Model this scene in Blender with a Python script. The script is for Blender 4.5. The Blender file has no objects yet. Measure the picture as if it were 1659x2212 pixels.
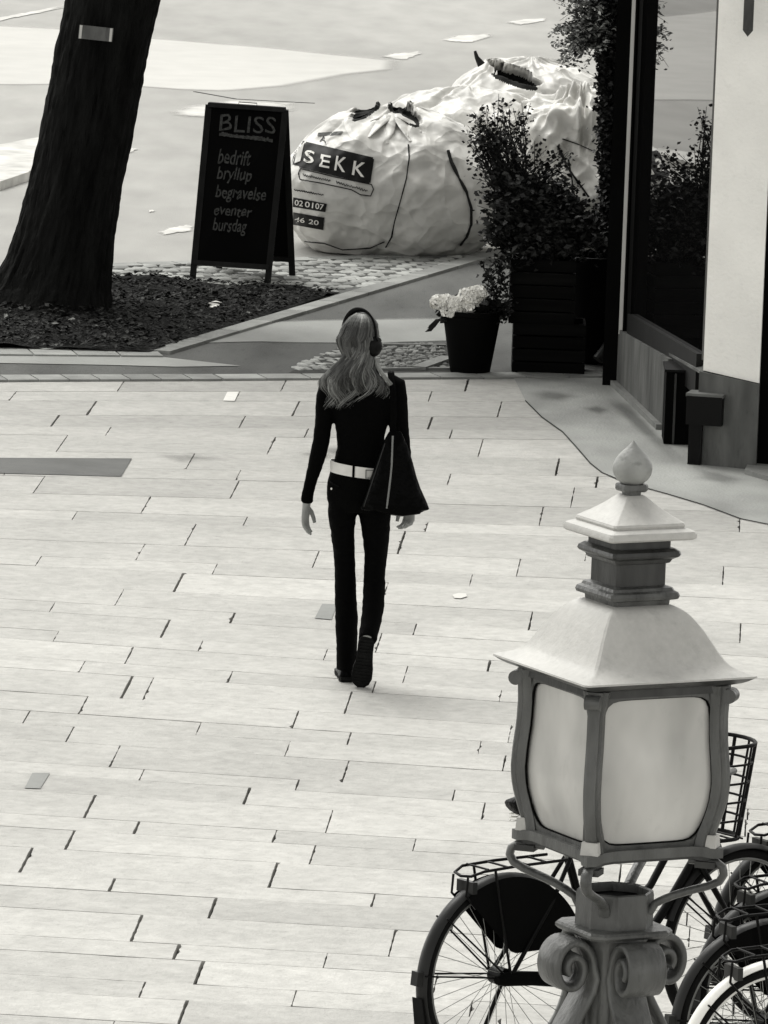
import bpy, bmesh, math, random
from mathutils import Vector, Matrix, noise
from mathutils.bvhtree import BVHTree
R = math.radians
random.seed(7)
sc = bpy.context.scene
COL = sc.collection

# ------------------------------------------------------------------ camera
F = 16000.0            # focal length in reference pixels (picture 1659 x 2212)
CX, CY = 829.5, 1106.0
TH = math.atan(2406 / F)
RO = 0.036
H = 5.78
fwd = Vector((0, math.cos(TH), -math.sin(TH)))
wr = Vector((1, 0, 0))
wd = Vector((0, -math.sin(TH), -math.cos(TH)))
camR = math.cos(RO) * wr - math.sin(RO) * wd
camD = math.sin(RO) * wr + math.cos(RO) * wd
cam = bpy.data.cameras.new('camera')
co = bpy.data.objects.new('camera', cam)
COL.objects.link(co)
m = Matrix((camR, -camD, -fwd)).transposed().to_4x4()
m.translation = Vector((0, 0, H))
co.matrix_world = m
cam.sensor_fit = 'VERTICAL'
cam.sensor_height = 36
cam.sensor_width = 27
cam.lens = 36 * F / 2212
cam.clip_start = 0.5
cam.clip_end = 2000
sc.camera = co

# ------------------------------------------------------------------ world, sun, exposure
SUN_EL, SUN_AZ = R(58), math.atan2(-0.45, 0.75)      # azimuth measured from +Y towards +X
w = bpy.data.worlds.new('World')
sc.world = w
w.use_nodes = True
nt = w.node_tree
bg = nt.nodes['Background']
sky = nt.nodes.new('ShaderNodeTexSky')
sky.sky_type = 'NISHITA'
sky.sun_disc = False
sky.sun_elevation = SUN_EL
sky.sun_rotation = SUN_AZ
bw = nt.nodes.new('ShaderNodeRGBToBW')
mx = nt.nodes.new('ShaderNodeMix'); mx.data_type = 'RGBA'; mx.blend_type = 'MULTIPLY'
mx.inputs[0].default_value = 1
mx.inputs[7].default_value = (1, 0.992, 0.96, 1)
nt.links.new(sky.outputs[0], bw.inputs[0])
nt.links.new(bw.outputs[0], mx.inputs[6])
nt.links.new(mx.outputs[2], bg.inputs[0])
bg.inputs[1].default_value = 0.12
sl = bpy.data.lights.new('sun', 'SUN')
sl.energy = 1.0
sl.angle = R(40)
sl.color = (1, 0.99, 0.95)
so = bpy.data.objects.new('sun', sl)
COL.objects.link(so)
sd = Vector((math.sin(SUN_AZ) * math.cos(SUN_EL), math.cos(SUN_AZ) * math.cos(SUN_EL), math.sin(SUN_EL)))
so.rotation_euler = (-sd).to_track_quat('-Z', 'Y').to_euler()
so.location = (0, 40, 30)
sc.view_settings.view_transform = 'Standard'
sc.view_settings.look = 'None'
sc.view_settings.exposure = 1.46
sc.view_settings.gamma = 1

# ------------------------------------------------------------------ helpers
def ray(x, y):
    return (fwd + camR * ((x - CX) / F) + camD * ((y - CY) / F))
def gp(x, y, z=0.0):
    d = ray(x, y)
    t = (z - H) / d.z
    return Vector((0, 0, H)) + d * t
def at(x, y, Y):
    d = ray(x, y)
    return Vector((0, 0, H)) + d * (Y / d.y)
def fbm(p, o=4):
    return noise.fractal(Vector(p), 1.0, 2.0, o)

class MB:
    def __init__(s):
        s.v = []; s.f = []; s.fm = []; s.tint = []
    def add(s, vs, fs, tint=0.5):
        b = len(s.v)
        s.v += [Vector(v) for v in vs]
        s.f += [tuple(i + b for i in f) for f in fs]
        s.tint += [tint] * len(fs)
        return s
    def box(s, c, size, rot=None, tint=0.5, taper=1.0):
        a, b, h = size[0] / 2, size[1] / 2, size[2] / 2
        vs = []
        for z, k in ((-h, 1.0), (h, taper)):
            for x, y in ((-a, -b), (a, -b), (a, b), (-a, b)):
                v = Vector((x * k, y * k, z))
                if rot is not None: v = rot @ v
                vs.append(v + Vector(c))
        return s.add(vs, [(3, 2, 1, 0), (4, 5, 6, 7), (0, 1, 5, 4), (1, 2, 6, 5), (2, 3, 7, 6), (3, 0, 4, 7)], tint)
    def bar(s, p, q, w, t, up=(0, 0, 1), tint=0.5):
        p, q = Vector(p), Vector(q)
        d = (q - p); L = d.length; d.normalize()
        u = Vector(up)
        a = d.cross(u)
        if a.length < 1e-4: a = d.cross(Vector((1, 0, 0)))
        a.normalize(); b = a.cross(d).normalized()
        vs = []
        for e in (p, q):
            for i, j in ((-1, -1), (1, -1), (1, 1), (-1, 1)):
                vs.append(e + a * (i * w / 2) + b * (j * t / 2))
        return s.add(vs, [(3, 2, 1, 0), (4, 5, 6, 7), (0, 1, 5, 4), (1, 2, 6, 5), (2, 3, 7, 6), (3, 0, 4, 7)], tint)
    def tube(s, pts, rad, n=8, cap=True, tint=0.5, closed=False, flat=None):
        pts = [Vector(p) for p in pts]
        N = len(pts)
        if not hasattr(rad, '__len__'): rad = [rad] * N
        rings = []; prev = None
        for i, p in enumerate(pts):
            if closed: t = pts[(i + 1) % N] - pts[i - 1]
            elif i == 0: t = pts[1] - pts[0]
            elif i == N - 1: t = pts[-1] - pts[-2]
            else: t = pts[i + 1] - pts[i - 1]
            t.normalize()
            if prev is None:
                a = t.cross(Vector((0, 0, 1))) if flat is None else t.cross(Vector(flat))
                if a.length < 1e-3: a = t.cross(Vector((0, 1, 0)))
            else:
                a = prev - t * prev.dot(t)
            a.normalize(); prev = a
            b = a.cross(t)
            r = rad[i]
            ra, rb = (r if hasattr(r, '__len__') else (r, r))
            rings.append([p + a * (ra * math.cos(2 * math.pi * k / n)) + b * (rb * math.sin(2 * math.pi * k / n)) for k in range(n)])
        vs = [v for r_ in rings for v in r_]
        fs = []
        M = N if closed else N - 1
        for i in range(M):
            j = (i + 1) % N
            for k in range(n):
                l = (k + 1) % n
                fs.append((i * n + k, i * n + l, j * n + l, j * n + k))
        if cap and not closed:
            fs.append(tuple(range(n - 1, -1, -1)))
            fs.append(tuple((N - 1) * n + k for k in range(n)))
        return s.add(vs, fs, tint)
    def loft(s, rings, cap=True, tint=0.5):
        n = len(rings[0])
        vs = [v for r_ in rings for v in r_]
        fs = []
        for i in range(len(rings) - 1):
            for k in range(n):
                l = (k + 1) % n
                fs.append((i * n + k, i * n + l, (i + 1) * n + l, (i + 1) * n + k))
        if cap:
            fs.append(tuple(range(n - 1, -1, -1)))
            fs.append(tuple((len(rings) - 1) * n + k for k in range(n)))
        return s.add(vs, fs, tint)
    def lathe(s, prof, c=(0, 0, 0), n=32, cap=True, tint=0.5, rot=None):
        rings = []
        for r_, z in prof:
            ring = []
            for k in range(n):
                v = Vector((r_ * math.cos(2 * math.pi * k / n), r_ * math.sin(2 * math.pi * k / n), z))
                if rot is not None: v = rot @ v
                ring.append(v + Vector(c))
            rings.append(ring)
        return s.loft(rings, cap, tint)
    def ell(s, c, r, n=16, m=10, rot=None, tint=0.5):
        rings = []
        for i in range(1, m):
            a = math.pi * i / m
            ring = []
            for k in range(n):
                v = Vector((r[0] * math.sin(a) * math.cos(2 * math.pi * k / n), r[1] * math.sin(a) * math.sin(2 * math.pi * k / n), -r[2] * math.cos(a)))
                if rot is not None: v = rot @ v
                ring.append(v + Vector(c))
            rings.append(ring)
        return s.loft(rings, True, tint)
    def build(s, name, mat, parent=None, smooth=35, tint=False):
        me = bpy.data.meshes.new(name)
        me.from_pydata([tuple(v) for v in s.v], [], s.f)
        me.materials.append(mat)
        if tint:
            at_ = me.attributes.new('tint', 'FLOAT', 'FACE')
            at_.data.foreach_set('value', s.tint)
        if smooth:
            me.shade_smooth()
            me.set_sharp_from_angle(angle=R(smooth))
        o = bpy.data.objects.new(name, me)
        COL.objects.link(o)
        if parent is not None: o.parent = parent
        return o

def empty(name, loc=(0, 0, 0), rz=0.0):
    o = bpy.data.objects.new(name, None)
    COL.objects.link(o)
    o.location = loc; o.rotation_euler = (0, 0, rz)
    o.empty_display_size = 0.1
    return o
def tag(o, label=None, cat=None, group=None, kind=None):
    if label: o['label'] = label
    if cat: o['category'] = cat
    if group: o['group'] = group
    if kind: o['kind'] = kind
    return o
def copy_tree(o, parent=None):
    c = o.copy(); COL.objects.link(c)
    if parent is not None: c.parent = parent
    for ch in [x for x in ALL() if x.parent == o]: copy_tree(ch, c)
    return c
def ALL(): return list(COL.objects)

def mat(name, g, rough=0.7, spec=0.3, var=0.0, scale=8.0, bump=0.0, bscale=40.0, metal=0.0, tint=0.0, stretch=(1, 1, 1), blotch=0.0, bl_scale=1.2, blotch2=0.0, grime=0.0, dist=0.01, tcol=None, sheen=0.0, coord='Object'):
    """grey surface: g base value, var = relative value variation from noise, tint = from the face attribute"""
    M = bpy.data.materials.new(name); M.use_nodes = True
    N = M.node_tree.nodes; L = M.node_tree.links
    P = N['Principled BSDF']
    P.inputs['Roughness'].default_value = rough
    P.inputs['Metallic'].default_value = metal
    P.inputs['Specular IOR Level'].default_value = spec
    col = tcol or ((1.0, 0.988, 0.94) if g > .3 else (1.0, 1.018, 0.975))
    tc = N.new('ShaderNodeTexCoord'); mp = N.new('ShaderNodeMapping')
    mp.inputs['Scale'].default_value = stretch
    L.new(tc.outputs[coord], mp.inputs[0])
    val = N.new('ShaderNodeValue'); val.outputs[0].default_value = 1.0
    cur = val.outputs[0]
    def noise_mul(cur, sc_, amt, det, seed):
        n = N.new('ShaderNodeTexNoise'); n.noise_dimensions = '4D'
        n.inputs['Scale'].default_value = sc_; n.inputs['Detail'].default_value = det; n.inputs['W'].default_value = seed
        L.new(mp.outputs[0], n.inputs['Vector'])
        r = N.new('ShaderNodeMapRange')
        r.inputs[1].default_value = 0.3; r.inputs[2].default_value = 0.7
        r.inputs[3].default_value = 1 - amt; r.inputs[4].default_value = 1 + amt
        L.new(n.outputs[0], r.inputs[0])
        k = N.new('ShaderNodeMath'); k.operation = 'MULTIPLY'
        L.new(cur, k.inputs[0]); L.new(r.outputs[0], k.inputs[1])
        return k.outputs[0]
    if var: cur = noise_mul(cur, scale, var, 6, 1.3)
    if blotch: cur = noise_mul(cur, bl_scale, blotch, 3, 7.1)
    if blotch2: cur = noise_mul(cur, 0.35, blotch2, 4, 3.3)
    if grime:
        n = N.new('ShaderNodeTexNoise'); n.inputs['Scale'].default_value = 22; n.inputs['Detail'].default_value = 8; n.inputs['Roughness'].default_value = .7
        L.new(mp.outputs[0], n.inputs['Vector'])
        r = N.new('ShaderNodeMapRange'); r.inputs[1].default_value = .56; r.inputs[2].default_value = .68; r.inputs[3].default_value = 1; r.inputs[4].default_value = 1 - grime
        L.new(n.outputs[0], r.inputs[0]); k = N.new('ShaderNodeMath'); k.operation = 'MULTIPLY'
        L.new(cur, k.inputs[0]); L.new(r.outputs[0], k.inputs[1]); cur = k.outputs[0]
    if tint:
        a = N.new('ShaderNodeAttribute'); a.attribute_name = 'tint'
        r = N.new('ShaderNodeMapRange'); r.clamp = False
        r.inputs[3].default_value = 1 - tint; r.inputs[4].default_value = 1 + tint
        L.new(a.outputs['Fac'], r.inputs[0])
        k = N.new('ShaderNodeMath'); k.operation = 'MULTIPLY'
        L.new(cur, k.inputs[0]); L.new(r.outputs[0], k.inputs[1]); cur = k.outputs[0]
    vm = N.new('ShaderNodeVectorMath'); vm.operation = 'SCALE'
    vm.inputs[0].default_value = [g * c for c in col]
    L.new(cur, vm.inputs['Scale'])
    L.new(vm.outputs[0], P.inputs['Base Color'])
    if bump:
        n = N.new('ShaderNodeTexNoise'); n.inputs['Scale'].default_value = bscale; n.inputs['Detail'].default_value = 5
        L.new(mp.outputs[0], n.inputs['Vector'])
        b = N.new('ShaderNodeBump'); b.inputs['Strength'].default_value = bump; b.inputs['Distance'].default_value = dist
        L.new(n.outputs[0], b.inputs['Height']); L.new(b.outputs[0], P.inputs['Normal'])
    return M

M_ = dict(
    road=mat('road_asphalt', 0.34, 0.9, 0.2, 0.10, 3.0, 0.3, 120, blotch=0.16, bl_scale=0.25, stretch=(1, 0.35, 1)),
    roadsun=mat('painted_sun_road', 0.50, 0.85, 0.2, 0.05, 3.0, 0.2, 100, blotch=0.06, bl_scale=0.3),
    paint=mat('worn_road_paint', 0.54, 0.8, 0.3, 0.25, 5.0, 0.1),
    walk=mat('sidewalk_asphalt', 0.09, 0.9, 0.25, 0.3, 3.2, 0.4, 90, grime=.3, blotch=0.35, bl_scale=0.5, stretch=(1, 0.3, 1)),
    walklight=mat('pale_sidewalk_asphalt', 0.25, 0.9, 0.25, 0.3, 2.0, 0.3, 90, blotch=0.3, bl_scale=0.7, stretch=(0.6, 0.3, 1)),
    kerb=mat('kerb_granite', 0.25, 0.85, 0.3, 0.2, 6.0, 0.5, 60, tint=0.25, blotch=0.1),
    slab=mat('granite_slab', 0.44, 0.9, 0.2, 0.11, 18.0, 0.6, 70, grime=.18, tint=0.10, blotch=0.075, bl_scale=2.2, stretch=(0.9, 1, 1), blotch2=0.04),
    slabdark=mat('dark_granite_slab', 0.095, 0.75, 0.3, 0.15, 5.0, 0.3, 70),
    slabgrey=mat('grey_granite_slab', 0.24, 0.8, 0.3, 0.12, 5.0, 0.3, 70),
    mortar=mat('joint_grit', 0.05, 0.95, 0.1, 0.3, 9.0),
    conc=mat('stained_concrete', 0.30, 0.85, 0.3, 0.16, 2.5, 0.5, 60, blotch=0.34, bl_scale=1.6, stretch=(1, 0.5, 1)),
    cobble=mat('cobble_granite', 0.28, 0.85, 0.3, 0.2, 6.0, 0.5, 60, tint=0.35),
    cobbledark=mat('dark_cobble_granite', 0.16, 0.85, 0.3, 0.2, 6.0, 0.5, 60, tint=0.45),
    soil=mat('dark_soil', 0.010, 0.95, 0.1, 0.5, 8.0, 0.8, 30, dist=0.03),
    leaflit=mat('dry_leaf', 0.028, 0.8, 0.2, 0.3, 8.0, tint=0.95),
    bark=mat('dark_bark', 0.008, 0.95, 0.08, 0.6, 9.0, 1.0, 28, stretch=(1, 1, 0.22), dist=0.04),
    leaf=mat('dark_leaf', 0.026, 0.55, 0.25, 0.3, 8.0, tint=0.9),
    leaflight=mat('olive_leaf', 0.22, 0.45, 0.5, 0.3, 8.0, tint=0.95),
    twig=mat('dark_twig', 0.012, 0.8, 0.2),
    black=mat('black_paint', 0.002, 0.4, 0.12, 0.3, 5.0),
    blackmatt=mat('black_matt', 0.002, 0.85, 0.06, 0.3, 5.0),
    board=mat('black_chalkboard', 0.0015, 0.8, 0.05, 0.5, 3.0),
    boardframe=mat('black_stained_wood', 0.007, 0.6, 0.15, 0.5, 30.0, stretch=(1, 1, 0.1)),
    chalk=mat('chalk', 0.05, 0.95, 0.1, 0.6, 60.0),
    crate=mat('dark_crate_wood', 0.004, 0.85, 0.06, 0.5, 20.0, tint=0.4, stretch=(0.1, 1, 1)),
    pot=mat('black_pot', 0.0015, 0.7, 0.06, 0.3, 5.0),
    flower=mat('white_petal', 0.85, 0.7, 0.2, 0.08, 30.0, tint=0.15),
    white=mat('white_render', 0.88, 0.85, 0.2, 0.035, 5.0, 0.5, 50, blotch=0.045, grime=.06, bl_scale=3.0),
    plinth=mat('grey_plinth', 0.085, 0.8, 0.25, 0.35, 9.0, 0.6, 40, grime=.3, blotch=0.45, bl_scale=4.0, stretch=(1, 1, 0.25)),
    sill=mat('weathered_sill', 0.09, 0.75, 0.3, 0.4, 6.0, 0.5, 40, blotch=0.4, bl_scale=3.0),
    strip=mat('pale_metal_strip', 0.62, 0.6, 0.3, 0.05, 4.0),
    wallhi=mat('pale_facade', 0.6, 0.85, 0.2, 0.05, 3.0),
    bag=mat('white_woven_bag', 0.58, 0.45, 0.45, 0.08, 9.0, 0.12, 14, blotch=0.14, bl_scale=3.0, dist=0.03),
    bagin=mat('dark_bag_opening', 0.02, 0.9, 0.1, 0.6, 12.0, 0.6, 20),
    seam=mat('dark_bag_seam', 0.012, 0.7, 0.2),
    ink=mat('black_print', 0.004, 0.6, 0.2),
    inkgrey=mat('grey_print', 0.09, 0.7, 0.2, 0.5, 40.0),
    lampmetal=mat('grey_painted_iron', 0.074, 0.38, 0.5, 0.22, 26.0, 0.4, 70, grime=.5, blotch=0.4, bl_scale=12.0, stretch=(1, 1, 0.3)),
    lampdark=mat('dark_painted_iron', 0.036, 0.38, 0.4, 0.35, 30.0, 0.25, 60, blotch=0.4, bl_scale=14.0, stretch=(1, 1, 0.3)),
    lamproof=mat('pale_painted_sheet', 0.46, 0.5, 0.35, 0.06, 60.0, 0.15, 140, grime=.12, blotch=0.08, bl_scale=6.0),
    glass=mat('opal_glass', 0.47, 0.18, 0.6, 0.05, 8.0, 0.05, 12, blotch=0.28, bl_scale=6.0, stretch=(1, 1, 0.5), grime=.08),
    skin=mat('skin', 0.24, 0.6, 0.35, 0.12, 30.0, 0.1, 120),
    hair=mat('long_hair', 0.10, 0.45, 0.4, 0.25, 40.0, tint=0.8, stretch=(1, 1, 0.15)),
    cloth=mat('black_knit', 0.0012, 0.9, 0.05, 0.3, 60.0, 0.2, 200),
    jeans=mat('black_denim', 0.0012, 0.9, 0.05, 0.3, 60.0, 0.2, 200),
    belt=mat('white_leather', 0.66, 0.45, 0.4, 0.08, 20.0),
    metal=mat('bright_metal', 0.75, 0.3, 0.5, 0.05, 20.0, metal=0.9),
    leather=mat('black_leather', 0.0008, 0.30, 0.035, 0.3, 12.0, 0.8, 11, dist=0.03),
    zip=mat('grey_zip', 0.16, 0.5, 0.4),
    sole=mat('dark_rubber', 0.007, 0.85, 0.1, 0.4, 40.0, 0.5, 90),
    tyre=mat('black_rubber', 0.005, 0.8, 0.12, 0.3, 30.0),
    rim=mat('dull_rim', 0.16, 0.4, 0.5, 0.2, 20.0, metal=0.4),
    spoke=mat('spoke_steel', 0.25, 0.35, 0.5, metal=0.6),
    silver=mat('silver_paint', 0.72, 0.35, 0.5, 0.1, 12.0),
    fender=mat('grey_mudguard', 0.010, 0.4, 0.25, 0.3, 10.0),
    lens=mat('reflector', 0.015, 0.3, 0.3),
    tagm=mat('tree_tag_plate', 0.05, 0.5, 0.4, 0.4, 20.0),
)
# crumpled facets on the bags
_m = M_['bag'].node_tree; _N, _L = _m.nodes, _m.links
_b0 = [n for n in _N if n.type == 'BUMP'][0]
_tc = [n for n in _N if n.type == 'TEX_COORD'][0]
_prev = _b0
_wn = _N.new('ShaderNodeTexNoise'); _wn.inputs['Scale'].default_value = 3.0; _L.new(_tc.outputs['Object'], _wn.inputs['Vector'])
_mxv = _N.new('ShaderNodeVectorMath'); _mxv.operation = 'MULTIPLY_ADD'; _mxv.inputs[1].default_value = (.35, .35, .35)
_L.new(_wn.outputs['Color'], _mxv.inputs[0]); _L.new(_tc.outputs['Object'], _mxv.inputs[2])
for _sc, _d in ((3.2, .13), (6.0, .03)):
    _v = _N.new('ShaderNodeTexVoronoi'); _v.inputs['Scale'].default_value = _sc; _L.new(_mxv.outputs[0], _v.inputs['Vector'])
    _b = _N.new('ShaderNodeBump'); _b.inputs['Strength'].default_value = .55; _b.inputs['Distance'].default_value = _d
    _L.new(_v.outputs['Distance'], _b.inputs['Height']); _L.new(_prev.outputs[0], _b.inputs['Normal']); _prev = _b
_L.new(_prev.outputs[0], _N['Principled BSDF'].inputs['Normal'])
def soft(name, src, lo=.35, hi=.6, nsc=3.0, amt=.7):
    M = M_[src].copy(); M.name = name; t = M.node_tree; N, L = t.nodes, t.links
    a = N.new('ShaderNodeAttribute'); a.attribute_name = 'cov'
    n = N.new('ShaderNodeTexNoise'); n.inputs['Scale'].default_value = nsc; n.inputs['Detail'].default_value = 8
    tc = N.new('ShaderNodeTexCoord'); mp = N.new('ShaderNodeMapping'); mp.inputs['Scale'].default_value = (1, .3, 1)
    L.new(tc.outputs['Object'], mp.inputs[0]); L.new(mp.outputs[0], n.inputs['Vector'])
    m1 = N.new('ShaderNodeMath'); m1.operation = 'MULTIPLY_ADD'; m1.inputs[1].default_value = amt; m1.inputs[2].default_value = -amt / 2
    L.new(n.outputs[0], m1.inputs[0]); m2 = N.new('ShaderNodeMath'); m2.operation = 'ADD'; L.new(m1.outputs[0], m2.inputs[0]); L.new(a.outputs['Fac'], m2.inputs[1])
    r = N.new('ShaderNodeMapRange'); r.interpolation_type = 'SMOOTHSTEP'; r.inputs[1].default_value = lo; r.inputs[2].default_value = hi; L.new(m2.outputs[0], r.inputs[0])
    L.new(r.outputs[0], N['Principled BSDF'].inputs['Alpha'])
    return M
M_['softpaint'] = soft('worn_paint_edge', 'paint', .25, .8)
M_['softsun'] = soft('painted_sun_road_edge', 'roadsun', .05, .5, 1.0, .4)
M_['softwalk'] = soft('painted_lit_walk_edge', 'walklight', .1, .6, 2.0, .6)
M_['stain'] = mat('dark_stain', 0.06, 0.9, 0.1, 0.3, 6.0)
M_['softstain'] = soft('dark_stain_edge', 'stain', .3, 2.1, 3.0, .9)
M_['petal'] = mat('bright_mark', 0.6, 0.8, 0.1)
# window glass: dark, mirror-like
G = bpy.data.materials.new('shop_window_glass'); G.use_nodes = True
gp_ = G.node_tree.nodes['Principled BSDF']
gp_.inputs['Base Color'].default_value = (0.004, 0.004, 0.004, 1)
gp_.inputs['Roughness'].default_value = 0.01
gp_.inputs['IOR'].default_value = 1.9
gp_.inputs['Specular IOR Level'].default_value = 0.5
M_['window'] = G

def patch(name, pts, z, m, k_in=.55, k_out=1.12):
    P = [gp(p[0], p[1], z) for p in pts]; c = sum(P, Vector()) / len(P)
    o_ = [c + (p - c) * k_out for p in P]; i_ = [c + (p - c) * k_in for p in P]; n = len(P)
    area = sum(P[i].x * P[(i + 1) % n].y - P[(i + 1) % n].x * P[i].y for i in range(n))
    fs = [(i, (i + 1) % n, n + (i + 1) % n, n + i) for i in range(n)] + [tuple(range(n, 2 * n))]
    if area < 0: fs = [tuple(reversed(f)) for f in fs]
    mb = MB(); mb.add(o_ + i_, fs); o = mb.build(name, m, smooth=0)
    a = o.data.attributes.new('cov', 'FLOAT', 'POINT'); a.data.foreach_set('value', [0.0] * n + [1.0] * n)
    o['kind'] = 'structure'; return o
def sheet(name, pts, z, m, kind='structure', world=False):
    mb = MB()
    P = [Vector((p[0], p[1], z)) if world else gp(p[0], p[1], z) for p in pts]
    # orientation: make normal point up
    area = sum(P[i].x * P[(i + 1) % len(P)].y - P[(i + 1) % len(P)].x * P[i].y for i in range(len(P)))
    idx = tuple(range(len(P))) if area > 0 else tuple(reversed(range(len(P))))
    mb.add(P, [idx])
    o = mb.build(name, m, smooth=0)
    if kind: o['kind'] = kind
    return o

# ------------------------------------------------------------------ ground sheets
sheet('ground', [(-400, -100), (400, -100), (400, 700), (-400, 700)], -0.03, M_['mortar'], world=True)
sheet('road', [(-60, 44.0), (60, 44.0), (120, 400), (-120, 400)], -0.007, M_['road'], world=True)
# sun patch across the far carriageway, painted as a paler colour
patch('painted_sun_band', [(-900, -60), (0, 55), (130, 62), (350, 84), (600, 104), (870, 131), (860, 150), (760, 162), (620, 186), (480, 197), (400, 195), (300, 188), (150, 184), (0, 184), (-900, 150)], -0.004, M_['softsun'], .84, 1.03)
def marking(name, pts):
    out = []
    for i, p in enumerate(pts):
        q = pts[(i + 1) % len(pts)]
        for k in range(6):
            t = k / 6; x = p[0] + (q[0] - p[0]) * t; y = p[1] + (q[1] - p[1]) * t
            out.append((x + 5 * noise.noise(Vector((x * .2, y * .3, 1))), y + 2.2 * noise.noise(Vector((x * .15, y * .4, 5)))))
    return patch(name, out, -0.001, M_['softpaint'])
marking('road_marking', [(-40, 42), (0, 36), (60, 26), (140, 10), (150, 15), (60, 33), (0, 45), (-40, 52)])
marking('road_marking', [(816, 122), (845, 115), (910, 110), (922, 114), (870, 131)])
marking('road_marking', [(950, 86), (985, 76), (1070, 70), (1066, 80), (1020, 92), (960, 90)])
marking('road_marking', [(1088, 48), (1120, 42), (1185, 38), (1180, 46), (1120, 55)])
marking('road_marking', [(358, 240), (400, 228), (520, 214), (645, 222), (640, 240), (560, 246), (420, 254), (362, 250)])
marking('road_marking', [(335, 502), (360, 493), (405, 484), (420, 486), (418, 498), (350, 509)])
marking('road_marking', [(268, 326), (285, 318), (300, 321), (282, 330)])
marking('road_marking', [(320, 453), (333, 452), (335, 457), (322, 458)])
marking('road_marking', [(1500, 104), (1600, 98), (1600, 108), (1500, 110)])
marking('road_marking', [(1380, 380), (1480, 365), (1560, 380), (1480, 400)])
# thin cut line in the road behind the board
mb = MB()
for a, b in (((420, 198), (510, 214)), ((510, 214), (600, 219)), ((600, 219), (680, 223))):
    mb.bar(gp(*a, -0.006), gp(*b, -0.006), 0.028, 0.004)
tag(mb.build('road_cut_line', M_['mortar'], smooth=0), kind='structure')

# pale traffic island at the left with its kerb face
isl = [(-500, 330), (0, 312), (60, 300), (110, 292), (170, 288), (170, 300), (120, 330), (60, 372), (0, 392), (-500, 410)]
mb = MB()
top = [gp(x, y, 0.06) for x, y in isl]
bot = [Vector((p.x, p.y, -0.02)) for p in top]
n = len(top)
mb.add(top + bot, [tuple(range(n))] + [(i, (i + 1) % n, n + (i + 1) % n, n + i) for i in range(n)])
tag(mb.build('traffic_island', M_['paint'], smooth=0), kind='structure')

# sidewalk
sheet('sidewalk', [(-900, 745), (0, 575), (230, 570), (1100, 545), (1700, 530), (2300, 560), (2300, 830), (1310, 822), (700, 822), (0, 826), (-900, 830)], 0.0, M_['walk'])
patch('painted_lit_patch', [(455, 716), (560, 694), (700, 690), (960, 686), (1030, 690), (1030, 735), (960, 738), (820, 742), (740, 742), (560, 738), (440, 741), (380, 744)], 0.004, M_['softwalk'], .7, 1.08)  # lit band of the sidewalk, its light painted as a paler tone
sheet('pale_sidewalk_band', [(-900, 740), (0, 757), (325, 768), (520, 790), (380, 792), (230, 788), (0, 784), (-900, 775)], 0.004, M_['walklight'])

# kerb stones
def kerb(name, a, b, wd_, n, z=0.012, gap=0.01, m='kerb'):
    a = gp(*a); b = gp(*b); d = (b - a); L = d.length; d.normalize(); s = Vector((-d.y, d.x, 0))
    mb = MB()
    for i in range(n):
        p = a + d * (L * i / n + gap / 2); q = a + d * (L * (i + 1) / n - gap / 2)
        c = (p + q) / 2
        mb.box((c.x, c.y, z / 2 - 0.03), ((q - p).length, wd_, 0.06 + z), rot=Matrix.Rotation(math.atan2(d.y, d.x), 3, 'Z'), tint=random.random())
    return tag(mb.build(name, M_[m], smooth=0, tint=True), kind='structure')
kerb('kerb', (345, 764), (1092, 543), 0.13, 11, z=0.02)
kerb('kerb', (-500, 758), (345, 766), 0.30, 9, z=0.014)
kerb('kerb', (-600, 822), (470, 818), 0.22, 16, z=0.014)
kerb('kerb', (472, 818), (1310, 812), 0.20, 9, z=0.014)
kerb('kerb', (230, 577), (1110, 549), 0.16, 12, z=0.016)

# cobbles under the board
def inside(pt, poly):
    x, y = pt; c = False
    for i in range(len(poly)):
        x1, y1 = poly[i]; x2, y2 = poly[i - 1]
        if (y1 > y) != (y2 > y) and x < (x2 - x1) * (y - y1) / (y2 - y1) + x1: c = not c
    return c
def cobbles(name, pts, m, sx=0.11, sy=0.11, ang=0.0, z=0.012):
    P = [gp(*p) for p in pts]; P2 = [(p.x, p.y) for p in P]
    xs = [p.x for p in P]; ys = [p.y for p in P]
    mb = MB(); rot = Matrix.Rotation(ang, 3, 'Z'); c = Vector((sum(xs) / len(xs), sum(ys) / len(ys), 0))
    N = int(max(max(xs) - min(xs), max(ys) - min(ys)) / sx) + 4
    for i in range(-N, N):
        for j in range(-N, N):
            v = rot @ Vector(((i + 0.5 * (j % 2)) * sx + random.uniform(-.012, .012), j * sy + random.uniform(-.01, .01), 0)) + c
            if not inside((v.x, v.y), P2): continue
            a, b = sx * random.uniform(.78, .93) / 2, sy * random.uniform(.78, .92) / 2
            h = z + random.uniform(-.006, .008)
            vs = []; rr = Matrix.Rotation(ang + random.uniform(-.08, .08), 3, 'Z')
            for k, zz in ((1, 0.0), (0.97, h * .6), (.72, h)):
                for ux, uy in ((-1, -.7), (-.7, -1), (.7, -1), (1, -.7), (1, .7), (.7, 1), (-.7, 1), (-1, .7)):
                    q = rr @ Vector((ux * a * k, uy * b * k, 0)) + v
                    vs.append((q.x, q.y, zz + (random.uniform(-.003, .003) if zz else 0)))
            fs = [(r0 * 8 + k, r0 * 8 + (k + 1) % 8, r0 * 8 + 8 + (k + 1) % 8, r0 * 8 + 8 + k) for r0 in (0, 1) for k in range(8)] + [tuple(range(16, 24))]
            mb.add(vs, fs, random.random())
    return tag(mb.build(name, M_[m], smooth=50, tint=True), kind='structure')
sheet('cobble_bedding', [(225, 574), (1108, 547), (735, 640), (232, 606)], 0.004, M_['walk'])
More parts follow.
